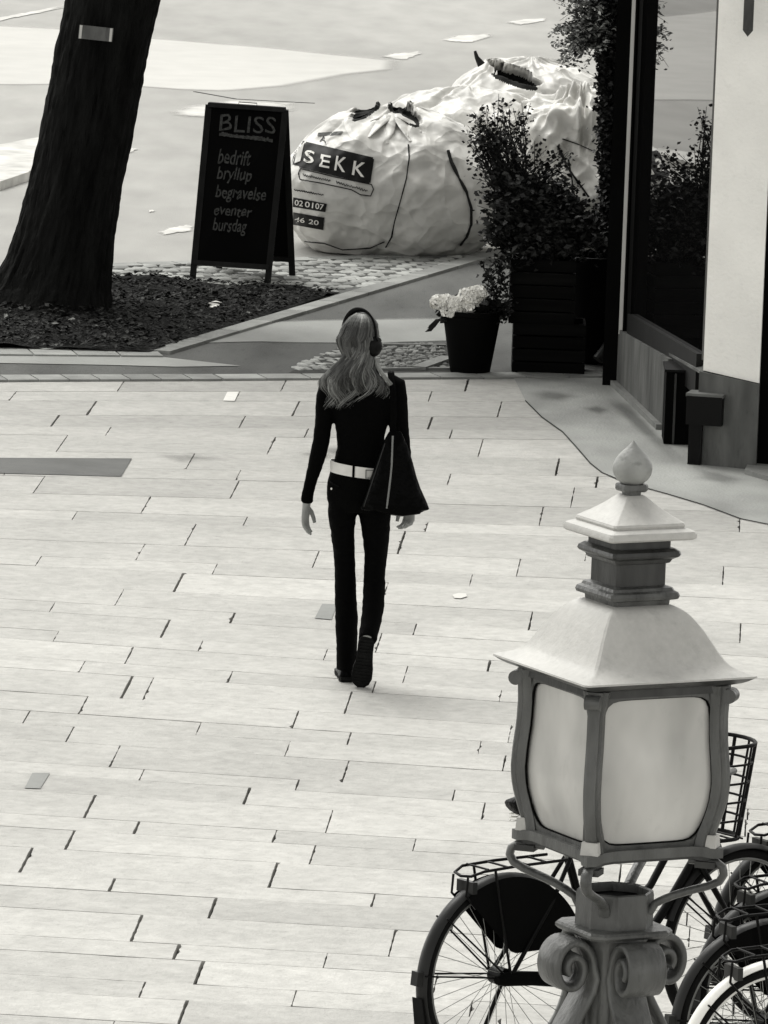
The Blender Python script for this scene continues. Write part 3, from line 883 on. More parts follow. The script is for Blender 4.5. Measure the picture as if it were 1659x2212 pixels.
# outlined caption
def decal_line(root, bvh, pts, r, name, m, off=.006, closed=False, n=6):
    P = []
    for k in range(len(pts) - (0 if closed else 1)):
        a = pts[k]; b_ = pts[(k + 1) % len(pts)]
        L = max(2, int(math.dist(a, b_) / 6))
        for i in range(L):
            h = cast(root, bvh, a[0] + (b_[0] - a[0]) * i / L, a[1] + (b_[1] - a[1]) * i / L, off)
            if h is not None: P.append(h)
    if len(P) < 2: return
    mb = MB(); mb.tube(P, r if closed else [r * (.55 + .9 * abs(noise.noise(Vector((q.x * 6, q.z * 9, 2))))) for q in P], n, closed=closed); mb.build(name, m, root, smooth=60)
decal_line(B1, V1, [sp(*p) for p in ((285, 990), (700, 1090), (1140, 1180), (1165, 1240), (1130, 1320), (1010, 1305), (900, 1245), (560, 1170), (280, 1120), (262, 1050))], .0035, 'caption_outline', M_['ink'], closed=True)
def scribble(x0, y0, x1, y1, h, seed, m, n=26):      # print too small to read in the photograph
    rs = random.Random(seed); P_ = []
    for k in range(n):
        t = k / (n - 1); P_.append(sp(x0 + (x1 - x0) * t + rs.uniform(-4, 4), y0 + (y1 - y0) * t + (h if k % 2 else -h) * rs.uniform(.4, 1)))
    decal_line(B1, V1, P_, .0042, 'small_print', M_[m])
scribble(320, 1065, 650, 1140, 16, 1, 'inkgrey'); scribble(715, 1155, 1100, 1260, 16, 2, 'inkgrey'); scribble(215, 1245, 570, 1310, 9, 3, 'ink')
decal_poly(B1, V1, [sp(200, 1335), sp(605, 1415), sp(585, 1515), sp(195, 1450)], 'number_panel', M_['ink'], 10, 3)
for tx, x_ in (('02', 222), ('01', 345), ('07', 470)): decal_text(B1, V1, tx, sp(x_, 1362 + (x_ - 222) * .17), sp(x_ + 100, 1380 + (x_ - 222) * .17), sp(x_ - 7, 1430 + (x_ - 222) * .17), 'number_text', M_['flower'], .01)
decal_poly(B1, V1, [sp(200, 1515), sp(575, 1580), sp(560, 1730), sp(200, 1665)], 'number_panel', M_['ink'], 10, 3)
for tx, x_ in (('46', 222), ('20', 390)): decal_text(B1, V1, tx, sp(x_, 1568 + (x_ - 222) * .17), sp(x_ + 120, 1588 + (x_ - 222) * .17), sp(x_ - 7, 1625 + (x_ - 222) * .17), 'number_text', M_['strip'], .01)
decal_text(B1, V1, 'A', sp(530, 590), sp(610, 610), sp(515, 665), 'printed_letter', M_['ink'], .01)
decal_poly(B1, V1, [sp(500, 560), sp(800, 540), sp(760, 585), sp(490, 600)], 'printed_mark', M_['inkgrey'], 8, 2)
decal_line(B1, V1, [(882, 312), (884, 340), (878, 385), (866, 430), (852, 480), (846, 512), (830, 540)], .0065, 'seam', M_['seam'])
decal_line(B1, V1, [(968, 325), (975, 350), (992, 385), (1008, 415), (1018, 450), (1018, 485), (1008, 512), (990, 535)], .013, 'seam', M_['seam'])
decal_line(B1, V1, [(800, 262), (835, 250), (870, 258), (884, 300)], .006, 'seam', M_['bag'])
decal_line(B1, V1, [(640, 520), (700, 526), (740, 540), (800, 536), (836, 520)], .006, 'seam', M_['seam'])
# tie knot / folded handle on top
mb = MB()
for k_ in range(7):
    a = k_ * .9
    p = cast(B1, V1, 850 + 14 * math.cos(a), 262 + 6 * math.sin(a), 0)
    q = cast(B1, V1, 850 + 60 * math.cos(a), 285 + 26 * abs(math.sin(a)), -.0)
    if p and q: mb.tube([p + Vector((0, 0, .03)), (p + q) / 2 + Vector((0, 0, .03)), q], [(.03, .012), (.035, .01), (.01, .004)], 10)
mb.build('gathered_fold', M_['bag'], B1, smooth=70)
B2, V2 = make_bag('rubble_bag', (.50, 52.2, 0), (1.36, 1.2, .94), 4.2, 'crumpled white bag half hidden behind the bag with the printed panel', sq=.75, wr=.75, crease=.5, topk=.3)
B3, V3 = make_bag('rubble_bag', (.95, 53.6, 0), (1.22, 1.1, 1.05), 8.8, 'white bag with a dark gaping slot in its top, farthest of the heap', sq=.8, wr=.55, crease=.35, topk=.25, gashes=((1112, 162, .20, .034, -.25, .22),))
B4, V4 = make_bag('rubble_bag', (1.27, 51.6, 0), (.85, 1.0, .98), 12.1, 'deeply creased white bag with dark straps, right behind the leafy bush', sq=.7, wr=1.5, topk=.25)
decal_line(B4, V4, [(1205, 315), (1225, 360), (1250, 395), (1275, 430)], .012, 'strap', M_['seam'])
decal_line(B4, V4, [(1228, 345), (1236, 390), (1238, 440)], .009, 'strap', M_['seam'])
decal_line(B4, V4, [(1215, 300), (1250, 312), (1290, 330)], .005, 'strap', M_['seam'])

mb = MB(); q = at(1040, 140, 53.3) - Vector(B3.location); mb.tube([q, at(1030, 124, 53.3) - Vector(B3.location), at(1026, 110, 53.3) - Vector(B3.location)], [.03, .016, .010], 8); mb.build('tied_end', M_['seam'], B3)
# ------------------------------------------------------------------ shop front
def wallpoly(mb, pts, thick, tint=.5):
    pass
bld = empty('shop_building', gp(1500, 1003))
tag(bld, 'pale shop building corner with a black framed window and white pillar', 'building')
OB = Vector(bld.location)
A0 = Vector((1.31, 44.15, 0)); A1 = gp(1430, 930); A2 = gp(1502, 1004)
A0 = gp(1312, 816)
def prismw(name, base, tops, m, parent=bld, zb=-.02, smooth=0):
    """vertical prism from a plan polygon, tops = height per vertex"""
    mb = MB(); n = len(base)
    a = sum(base[i][0] * base[(i + 1) % n][1] - base[(i + 1) % n][0] * base[i][1] for i in range(n))
    if a < 0: base = base[::-1]; tops = tops[::-1] if hasattr(tops, '__len__') else tops
    if not hasattr(tops, '__len__'): tops = [tops] * n
    zb_ = zb if hasattr(zb, '__len__') else [zb] * n
    vs = [Vector((p[0], p[1], z)) - OB for p, z in zip(base, zb_)] + [Vector((p[0], p[1], z)) - OB for p, z in zip(base, tops)]
    mb.add(vs, [tuple(range(n - 1, -1, -1)), tuple(range(n, 2 * n))] + [(i, (i + 1) % n, n + (i + 1) % n, n + i) for i in range(n)])
    return mb.build(name, m, parent, smooth=smooth)
def xy(v): return (v.x, v.y)
wdir = (A0 - A2).normalized()                 # away along the facade
nrmw = Vector((-wdir.y, wdir.x, 0))           # towards the street (left)
if nrmw.x > 0: nrmw = -nrmw
inn = -nrmw
# plinth under the window
E0 = A0 + wdir * .0
A1b = gp(1437, 937)
prismw('plinth', [xy(A0), xy(A1b), xy(A1b + inn * .45), xy(A0 + inn * .45)], [.325, .43, .43, .325], M_['plinth'])
prismw('recess', [xy(A1b + inn * .12), xy(A2 + inn * .06), xy(A2 + inn * .4), xy(A1b + inn * .45)], [.42, .485, .485, .42], M_['blackmatt'])
prismw('skirting', [xy(A0 + nrmw * .035), xy(A1 + nrmw * .035), xy(A1 - nrmw * .01), xy(A0 - nrmw * .01)], [.035, .035, .035, .035], M_['kerb'])
# sill board on the plinth, sloping
s0 = A0 + inn * .03; s1 = A2 + inn * .03
mb = MB()
def q3(p, z): return Vector((p.x, p.y, z)) - OB
for o0, o1, z0, z1 in ((.03, .13, .0, .02), (.145, .165, .02, .075)):
    a = A0 + inn * o0; b = A2 + inn * o0; c_ = A2 + inn * o1; d_ = A0 + inn * o1
    vs = [q3(a, .33), q3(b, .495), q3(c_, .495), q3(d_, .33), q3(a, .345 + z0), q3(b, .51 + z0), q3(c_, .51 + z1), q3(d_, .345 + z1)]
    mb.add(vs, [(3, 2, 1, 0), (4, 5, 6, 7), (0, 1, 5, 4), (1, 2, 6, 5), (2, 3, 7, 6), (3, 0, 4, 7)])
mb.build('window_sill', M_['sill'], bld, smooth=0)
# window: glass plane
g0 = at(1366, 690, 43.55); g1 = at(1500, 776, 41.25)
gd = (Vector((g0.x, g0.y, 0)) - Vector((g1.x, g1.y, 0))).normalized()
gn = Vector((-gd.y, gd.x, 0))
if gn.x > 0: gn = -gn
win = empty('x', (0, 0, 0)); bpy.data.objects.remove(win)
prismw_w = prismw('window_frame', [xy(g0 + gd * .30), xy(g0 + gd * .0), xy(g0 + gn * .012), xy(g0 + gd * .30 + gn * .012)], [3.0] * 4, M_['blackmatt'], zb=.33)
wf = prismw_w
def under(name, *a, **k):
    o = prismw(name, *a, **k); o.parent = wf; return o
prismw('window_glass', [xy(g0), xy(g1 - gd * .25), xy(g1 - gd * .25 - gn * .02), xy(g0 - gn * .02)], [3.0] * 4, M_['window'], parent=wf, zb=.36)
prismw('window_rail', [xy(g0 + gn * .030), xy(g1 - gd * .25 + gn * .030), xy(g1 - gd * .25), xy(g0)], [.47, .57, .57, .47], M_['boardframe'], parent=wf, zb=.34)
# black post at the corner, pale strip on it
c1 = at(1347, 697, 43.80); c1.z = 0
prismw('corner_post', [xy(c1), xy(Vector((g0.x, g0.y, 0)) + gn * .013), xy(Vector((g0.x, g0.y, 0)) + gn * .013 + gd * .32), xy(c1 + gd * .15)], [3.0] * 4, M_['blackmatt'], zb=.30)
cs_ = at(1341, 697, 43.78)
prismw('pale_strip', [(cs_.x - .011, cs_.y - .01), (cs_.x + .011, cs_.y - .01), (cs_.x + .011, cs_.y - .006), (cs_.x - .011, cs_.y - .006)], [3.0] * 4, M_['strip'], zb=.32)
prismw('reflection_blocker', [(cs_.x + .0115, cs_.y - .09), (cs_.x + .021, cs_.y - .09), (cs_.x + .021, cs_.y + .01), (cs_.x + .0115, cs_.y + .01)], [3.0] * 4, M_['blackmatt'], zb=.325)  # added black fin, keeps the strip's reflection out of the glass
prismw('side_post', [(cs_.x - .095, cs_.y + .035), (cs_.x + .012, cs_.y + .035), (cs_.x + .06, cs_.y + .35), (cs_.x - .05, cs_.y + .35)], [3.0] * 4, M_['blackmatt'], zb=.0)
# white pillar on grey base
pl = gp(1502, 1004); pr = gp(1612, 1030)
pdir = (Vector((pr.x, pr.y, 0)) - Vector((pl.x, pl.y, 0))).normalized()
Yp = pl.y
wl = at(1519, 800, Yp + .02); wrt = at(1640, 828, Yp - .12)
zb_p = (wl.z + wrt.z) / 2
back = Vector((.10, .9, 0))
bl = Vector((wl.x, wl.y, 0)); br = Vector((wrt.x, wrt.y, 0))
prismw('pillar_base', [(pl.x, pl.y), (br.x + .0, br.y - .03), (br.x + .05, br.y + .5), (pl.x + .06, pl.y + .5)], [wl.z - .004, wrt.z - .004, wrt.z, wl.z], M_['plinth'])
prismw('pillar', [xy(bl), xy(br), xy(br + Vector((.05, .5, 0))), xy(bl + Vector((.05, .5, 0)))], [3.0] * 4, M_['white'], zb=[wl.z, wrt.z, wrt.z, wl.z])
# dark entrance to the right of the pillar and the wall above
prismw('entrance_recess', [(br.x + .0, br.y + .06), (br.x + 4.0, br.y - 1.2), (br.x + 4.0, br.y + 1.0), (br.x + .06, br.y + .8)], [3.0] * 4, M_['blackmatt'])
prismw('upper_wall', [(cs_.x - .1, cs_.y + .6), (wl.x, wl.y + .01), (br.x + .01, br.y), (br.x + 4.0, br.y - 1.3), (br.x + 8, br.y + 5), (cs_.x + 6, cs_.y + 7)], [6.5] * 6, M_['wallhi'], zb=3.0)
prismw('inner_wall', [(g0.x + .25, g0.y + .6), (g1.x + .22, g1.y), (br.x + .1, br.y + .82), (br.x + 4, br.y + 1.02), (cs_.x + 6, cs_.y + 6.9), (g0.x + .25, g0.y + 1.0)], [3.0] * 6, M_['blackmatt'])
st = gp(1610, 1024)
prismw('door_step', [xy(gp(1608, 1026)), xy(gp(1900, 1110)), xy(gp(1900, 1040)), xy(gp(1616, 1010))], [.03] * 4, M_['kerb'])
# hanging lock plate on the pillar
a_ = at(1617, 30, Yp - .19)
hp = empty('wall_plaque', a_); tag(hp, 'small grey pointed metal fitting high on the white pillar', 'fitting')
mb = MB(); mb.box((0, 0, .06), (.055, .03, .30)); mb.build('plate', M_['lampdark'], hp, smooth=0)
mb = MB(); mb.add([Vector(v) for v in ((-.0275, -.015, -.09), (.0275, -.015, -.09), (.0275, .015, -.09), (-.0275, .015, -.09), (0, 0, -.125))], [(0, 1, 4), (1, 2, 4), (2, 3, 4), (3, 0, 4)]); mb.build('tip', M_['sill'], hp, smooth=0)
# dark cabinet against the plinth
k0 = gp(1432, 934); k1 = gp(1490, 985)
cb = empty('wall_cabinet', k0); tag(cb, 'black upright wooden box against the grey plinth under the shop window', 'box')
mb = MB(); 
dv = Vector((k1.x - k0.x, k1.y - k0.y, 0)); 
cw = gp(1497, 968).x - gp(1434, 968).x; cz = .415
cb.location = gp(1465, 962)
mb.box((0, .17, cz / 2), (cw, .34, cz)); mb.build('casing', M_['blackmatt'], cb, smooth=0)
mb = MB(); mb.box((0, .17, cz + .008), (cw + .02, .37, .014)); mb.build('lid', M_['black'], cb, smooth=0)
mb = MB(); mb.box((-.03, -.004, cz / 2), (.012, .006, cz * .96)); mb.build('edge_trim', M_['lampdark'], cb, smooth=0)
# post box on a stand
b0 = gp(1513, 1003)
pb = empty('metal_box', (b0.x, b0.y - .02, 0)); tag(pb, 'dark metal box on a short post in front of the white pillar base', 'box')
mb = MB(); rz = Matrix.Rotation(R(-14), 3, 'Z')
mb.box((.02, -.03, .315), (.20, .16, .16), rot=rz); mb.build('casing', M_['black'], pb, smooth=0)
mb = MB(); mb.box((.02, -.03, .40), (.21, .16, .018), rot=rz); mb.build('lid', M_['sill'], pb, smooth=0)
mb = MB(); mb.box((-.03, .0, .13), (.075, .07, .27), rot=rz); mb.build('post', M_['black'], pb, smooth=0)

# ------------------------------------------------------------------ plants in front of the shop
def crate(name, x0, x1, ybot, ytop, Y, label, nsl):
    a = at(x0, ybot, Y); b = at(x1, ybot, Y); t = at(x0, ytop, Y)
    z0 = a.z; hgt = t.z - a.z; w_ = (b - a).length
    root = empty(name, ((a.x + b.x) / 2, Y, max(0, (a.z + b.z) / 2))); tag(root, label, 'crate', 'wooden crates stacked as a plant stand')
    dd = .34
    sh = hgt / nsl
    for side in range(4):
        mb = MB()
        for i in range(nsl):
            z = sh * (i + .5)
            if side == 0: mb.box((0, 0, z), (w_, .014, sh * .86), tint=random.random())
            elif side == 1: mb.box((0, dd, z), (w_, .014, sh * .86), tint=random.random())
            elif side == 2: mb.box((-w_ / 2 + .007, dd / 2, z), (.014, dd - .016, sh * .86), tint=random.random())
            else: mb.box((w_ / 2 - .007, dd / 2, z), (.014, dd - .016, sh * .86), tint=random.random())
        mb.build('slatted_side', M_['crate'], root, smooth=0, tint=True)
    for sx in (-1, 1):
        for yy in (.025, dd - .025):
            mb = MB(); mb.box((sx * (w_ / 2 - .03), yy, hgt / 2), (.03, .03, hgt * .99)); mb.build('corner_post', M_['crate'], root, smooth=0)
    mb = MB(); mb.box((0, dd / 2, .01), (w_ - .03, dd - .03, .012)); mb.build('base', M_['crate'], root, smooth=0)
    return root
Yc = gp(1180, 810).y
cr1 = crate('wooden_crate', 1105, 1262, 812, 700, Yc, 'dark slatted crate standing on the paving, lower of the two under the bush', 4)
cr2 = crate('wooden_crate', 1098, 1240, 702, 560, Yc + .03, 'dark slatted crate stacked on top of another, right under the bush', 5)
cr1.location.z = 0.0
def shrub(name, label, root_pt, centres, n, leaf, mname, twigs=60, wf=.38, grp=None, pot=None, smin=.6, root_z=None):
    root = empty(name, root_pt); tag(root, label, 'shrub', grp)
    mb = MB(); tw = MB()
    O_ = Vector(root_pt)
    for k in range(twigs):
        c, r = random.choice(centres)
        d = Vector((random.gauss(0, 1), random.gauss(0, 1), random.gauss(.4, .8))).normalized()
        e = Vector(c) + Vector((d.x * r[0], d.y * r[1], d.z * r[2])) * random.uniform(.7, 1.2)
        s0 = O_ + Vector((random.uniform(-.05, .05), random.uniform(-.05, .05), 0))
        mid = s0.lerp(e, .5) + Vector((random.uniform(-.08, .08), random.uniform(-.05, .05), .08))
        tw.tube([s0 - O_, mid - O_, e - O_], [.006, .004, .0015], 5)
        # leaves along the outer twig
        for j in range(int(n / twigs)):
            t = 1 - abs(random.gauss(0, .33))
            if t < .05: t = .3
            q = (s0.lerp(mid, t * 2) if t < .5 else mid.lerp(e, t * 2 - 1)) + Vector((random.gauss(0, .028), random.gauss(0, .035), random.gauss(0, .028)))
            ls = leaf * random.uniform(smin, 1.3)
            leafquad(mb, q - O_, ls, random.random() ** 1.5 * (1.0 if noise.noise(q * 7) > -.1 else .35), wfac=wf)
    tw.build('stems', M_['twig'], root)
    mb.build('foliage', M_[mname], root, smooth=0, tint=True)
    return root
bz = at(1180, 560, Yc + .15)
def C(x, y, Y, rx, ry, rz_): return (at(x, y, Y), (rx, ry, rz_))
shrub('leafy_bush', 'dense dark small leaved bush spilling over the stacked crates', bz,
      [C(1150, 430, Yc + .2, .24, .25, .19), C(1095, 430, Yc + .1, .15, .2, .2), C(1205, 460, Yc + .2, .18, .22, .16), C(1170, 500, Yc + .05, .32, .22, .13), C(1110, 520, Yc, .16, .12, .16), C(1255, 510, Yc + .15, .13, .2, .12)], 11000, .048, 'leaf', 420, wf=.30)
# wispy twigs at the upper left of the bush
shrub('wispy_plant', 'thin twiggy plant with tiny leaves rising at the left edge of the dark bush', at(1110, 480, Yc + .2),
      [C(1070, 310, Yc + .25, .15, .1, .26), C(1035, 330, Yc + .2, .08, .1, .24), C(1120, 290, Yc + .3, .14, .1, .2), C(1190, 380, Yc + .3, .16, .1, .16)], 1900, .026, 'leaf', 100, wf=.5)
# tall climbing plant beside the shop corner
Yv = 44.9
tall = empty('potted_tree', at(1318, 700, Yv) * 1.0)
tall.location.z = 0
tag(tall, 'tall slim potted evergreen with dense dark column and olive like top by the shop corner', 'potted tree')
OT = Vector(tall.location)
mb = MB()
pts = [at(1316, 660, Yv), at(1318, 500, Yv), at(1318, 300, Yv), at(1316, 120, Yv), at(1322, -60, Yv)]
mb.tube([p - OT for p in pts], [.045, .05, .05, .045, .03], 12)
mb.build('trunk', M_['twig'], tall)
mb = MB()
for k in range(15000):
    t = random.random() * 3.999; i = int(t); p = pts[i].lerp(pts[i + 1], t - i)
    q = p + Vector((random.gauss(0, .032), random.gauss(0, .06), random.uniform(-.03, .03)))
    leafquad(mb, q - OT, random.uniform(.02, .04), random.random() * .35, wfac=.5)
mb.build('climbing_foliage', M_['leaf'], tall, smooth=0, tint=True)
mb = MB(); tw = MB()
for k in range(230):
    e = at(random.choice((1215, 1235, 1250, 1270, 1290, 1300, 1320)) + random.uniform(-18, 18), random.uniform(-160, 150), Yv + random.uniform(-.25, .25))
    px = random.random()
    s0 = pts[3].lerp(pts[4], random.random())
    mid = s0.lerp(e, .5) + Vector((0, 0, .05))
    tw.tube([s0 - OT, mid - OT, e - OT], [.004, .003, .001], 4)
    for j in range(24):
        t = random.random() ** .6
        q = (s0.lerp(mid, t * 2) if t < .5 else mid.lerp(e, t * 2 - 1)) + Vector((random.gauss(0, .02), random.gauss(0, .02), random.gauss(0, .02)))
        leafquad(mb, q - OT, random.uniform(.025, .045), random.random() ** 2.2 * 1.5, wfac=.26)
for k in range(9):   # branch sprays hanging left
    e = at(random.uniform(1185, 1240), random.uniform(60, 140), Yv); s0 = pts[3]
    for j in range(110):
        t = random.random(); q = s0.lerp(e, t) + Vector((0, 0, .1 * math.sin(t * 3.1))) + Vector((random.gauss(0, .012), random.gauss(0, .02), random.gauss(0, .012)))
        leafquad(mb, q - OT, random.uniform(.025, .04), random.random() ** 1.6, wfac=.26)
tw.build('branches', M_['twig'], tall)
mb.build('crown', M_['leaflight'], tall, smooth=0, tint=True)
mb = MB(); mb.lathe([(.12, 0), (.15, .02), (.19, .35), (.21, .62), (.22, .66), (.20, .66), (.19, .6)], (at(1285, 700, Yv).x - OT.x, 0, 0), 28)
mb.build('pot', M_['pot'], tall)
# downpipe foot behind
dp_ = empty('downpipe', gp(1322, 790)); tag(dp_, 'dark grey downpipe foot curving out at the shop corner behind the pots', 'pipe')
mb = MB(); mb.tube([(.05, .1, 2.8), (.05, .1, .45), (.03, .06, .28), (-.03, -.02, .12), (-.09, -.06, .04)], .035, 12)
mb.build('pipe', M_['lampdark'], dp_)
# flower pot
Yf = gp(1015, 806).y
fp0 = empty('flower_pot', (gp(1015, 806).x, Yf, 0)); tag(fp0, 'tapered black pot with drooping white hydrangea blooms, left of the crates', 'flower pot')
mb = MB(); mb.lathe([(.115, 0), (.12, .01), (.175, .35), (.185, .36), (.185, .385), (.17, .385), (.16, .33)], (0, 0, 0), 36)
mb.build('pot', M_['pot'], fp0)
mb = MB()
for cx_, cy_, n_, rr2 in ((955, 652, 9, .028), (985, 655, 12, .034), (1018, 640, 12, .030), (1030, 632, 6, .024), (975, 668, 8, .028), (1008, 662, 7, .026)):
    for k in range(n_ * 9):
        d = Vector((random.gauss(0, 1), random.gauss(0, 1), random.gauss(.2, 1))).normalized()
        c_ = at(cx_ + random.uniform(-12, 12), cy_ + random.uniform(-5, 5), Yf - .13)
        q = c_ + Vector((d.x * rr2 * 1.25, d.y * rr2, d.z * rr2)) - Vector(fp0.location)
        rot = d.to_track_quat('Z', 'Y').to_matrix() @ Matrix.Rotation(random.uniform(0, 6), 3, 'Z')
        for m4 in range(4):
            r4 = rot @ Matrix.Rotation(m4 * math.pi / 2, 3, 'Z')
            mb.add([r4 @ Vector(v) * .03 + q for v in ((0, 0, 0), (.55, -.45, .12), (1, 0, .0), (.55, .45, .12))], [(0, 1, 2, 3)], random.random())
mb.build('blossoms', M_['flower'], fp0, smooth=0, tint=True)
mb = MB()
for k in range(260):
    c_ = at(random.uniform(950, 1085), random.uniform(655, 690), Yf + random.uniform(-.1, .1))
    leafquad(mb, c_ - Vector(fp0.location), random.uniform(.05, .09), random.random() * .5, wfac=.4)
for x, y, a_ in ((950, 692, 2.6), (945, 700, 2.9), (952, 688, 2.2)):
    c_ = at(x, y, Yf - .12) - Vector(fp0.location)
    mb.add([c_, c_ + Vector((-.03, 0, -.005)), c_ + Vector((-.075, -.01, -.05)), c_ + Vector((-.035, 0, -.045))], [(0, 1, 2, 3)], .1)
mb.build('leaves', M_['leaf'], fp0, smooth=0, tint=True)
# trailing vine between pot and crates
vn = empty('trailing_vine', at(1075, 700, Yf)); tag(vn, 'looping thin vine climbing between the flower pot and the crates', 'plant')
mb = MB(); lf = MB(); OV = Vector(vn.location)
for k in range(7):
    x = 1045 + k * 7; P_ = []
    for i in range(14):
        P_.append(at(x + 12 * math.sin(i * .9 + k * 1.7) + i * .8, 690 - i * 9.5, Yf + .03 * math.sin(i + k)) - OV)
    mb.tube(P_, .0035, 5)
    for p in P_:
        for _ in range(5): leafquad(lf, p + Vector((random.gauss(0, .015), random.gauss(0, .015), random.gauss(0, .015))), random.uniform(.02, .035), random.random() * .6, wfac=.5)
mb.build('stems', M_['twig'], vn); lf.build('leaves', M_['leaf'], vn, smooth=0, tint=True)

# ------------------------------------------------------------------ ornate street lamp
AX = at(1349, 1433, 15.9)
ZE = AX.z
lamp = empty('street_lamp', (AX.x, AX.y, 0))
tag(lamp, 'ornate grey iron street lamp with four opal panes and onion finial in the foreground', 'street lamp')
AZ = [R(-17.2 + 90 * k) for k in range(4)]
def dz_(a): return Vector((math.sin(a), -math.cos(a), 0))
def sq(Rr, z, ch=.05):
    out = []
    C4 = [dz_(a) * Rr for a in AZ]
    for i in range(4):
        c = C4[i]; p = C4[i - 1]; n_ = C4[(i + 1) % 4]
        out.append(c.lerp(p, ch) + Vector((0, 0, z + ZE)))
        out.append(c.lerp(n_, ch) + Vector((0, 0, z + ZE)))
    return out
def sqloft(name, prof, m, ch=.05, parent=lamp, smooth=30):
    mb = MB(); mb.loft([sq(r_, z, ch) for r_, z in prof]); return mb.build(name, m, parent, smooth=smooth)
fin = MB()
fin.lathe([(.0005, .491), (.004, .486), (.013, .476), (.026, .464), (.037, .450), (.0425, .438), (.0435, .428), (.041, .416), (.034, .405), (.025, .398), (.020, .394)], (0, 0, ZE), 40)
M_['finial'] = mat('weathered_pale_paint', 0.24, 0.45, 0.4, 0.1, 30.0, 0.2, 90, grime=.3, blotch=.25, bl_scale=14.0)
fino = fin.build('finial', M_['finial'], lamp, smooth=40)
mb = MB(); mb.loft([sq(r_, z, .16) for r_, z in ((.020, .397), (.040, .396), (.042, .392), (.042, .384), (.038, .380), (.024, .379), (.024, .366))]); mb.build('collar', M_['lampmetal'], fino, smooth=30)
cap = sqloft('chimney_cap', [(.030, .372), (.040, .366), (.062, .351), (.095, .333), (.124, .319), (.127, .314), (.124, .309), (.138, .306), (.150, .302), (.154, .296), (.154, .288), (.147, .284), (.10, .284)], M_['lamproof'], .03)
sqloft('chimney_throat', [(.097, .286), (.097, .258)], M_['lampdark'], .06, cap)
sqloft('chimney_cornice', [(.094, .262), (.106, .262), (.118, .256), (.121, .249), (.117, .244), (.102, .238), (.096, .230), (.089, .228)], M_['lampdark'], .04, cap)
sqloft('chimney', [(.087, .232), (.087, .165)], M_['lampdark'], .05)
sqloft('chimney_foot', [(.087, .180), (.104, .176), (.108, .170), (.118, .166), (.122, .159), (.119, .152), (.099, .148), (.097, .132)], M_['lampmetal'], .04)
sqloft('roof', [(.090, .139), (.104, .137), (.119, .132), (.136, .124), (.151, .113), (.164, .101), (.181, .083), (.197, .063), (.212, .043), (.228, .025), (.243, .014), (.262, .006), (.284, .001), (.302, -.003), (.303, -.007)], M_['lamproof'], .018, smooth=22)
sqloft('eave', [(.301, -.0075), (.288, -.014), (.272, -.020), (.246, -.026), (.235, -.026), (.235, -.044), (.21, -.044)], M_['lampdark'], .02)
PR = [(-.026, .238), (-.06, .237), (-.10, .236), (-.15, .238), (-.20, .244), (-.25, .247), (-.29, .242), (-.33, .230), (-.36, .219), (-.392, .214)]
def prr(z):
    for (z0, r0), (z1, r1) in zip(PR, PR[1:]):
        if z <= z0 and z >= z1: t = (z0 - z) / (z0 - z1); return r0 * (1 - t) + r1 * t
    return PR[0][1] if z > PR[0][0] else PR[-1][1]
zs = [-.028 - (.362) * i / 20 for i in range(21)]
for a in AZ:
    d = dz_(a); t = Vector((-d.y, d.x, 0))
    def rib(wf, r_in, r_out):
        rings = []
        for z in zs:
            r_ = prr(z); u = (z + .028) / -.362
            w_ = wf(u)
            c = Vector((0, 0, z + ZE))
            rings.append([c + d * (r_ + r_in) - t * w_, c + d * (r_ + r_out - .004) - t * w_, c + d * (r_ + r_out) - t * (w_ - .005), c + d * (r_ + r_out) + t * (w_ - .005), c + d * (r_ + r_out - .004) + t * w_, c + d * (r_ + r_in) + t * w_])
        return rings
    mb = MB(); mb.loft(rib(lambda u: .0175 + .012 * max(0, 1 - u * 7) + .008 * max(0, u * 5 - 4), -.035, -.012))
    po = mb.build('corner_post', M_['lampmetal'], lamp, smooth=40)
    mb = MB(); mb.loft(rib(lambda u: .0125 + .006 * max(0, 1 - u * 6), -.013, .000)); mb.build('rib', M_['lampmetal'], po, smooth=40)
    mb = MB(); c = d * (prr(-.05) + .004) + Vector((0, 0, ZE - .050))
    mb.tube([c - t * .017, c + t * .017], .016, 18); mb.build('scroll_knob', M_['lampmetal'], po, smooth=40)
    mb = MB(); mb.box(d * .207 + Vector((0, 0, ZE - .373)), (.04, .04, .028), rot=Matrix.Rotation(a, 3, 'Z'), taper=.9); mb.build('foot_block', M_['lamproof'], po, smooth=0)
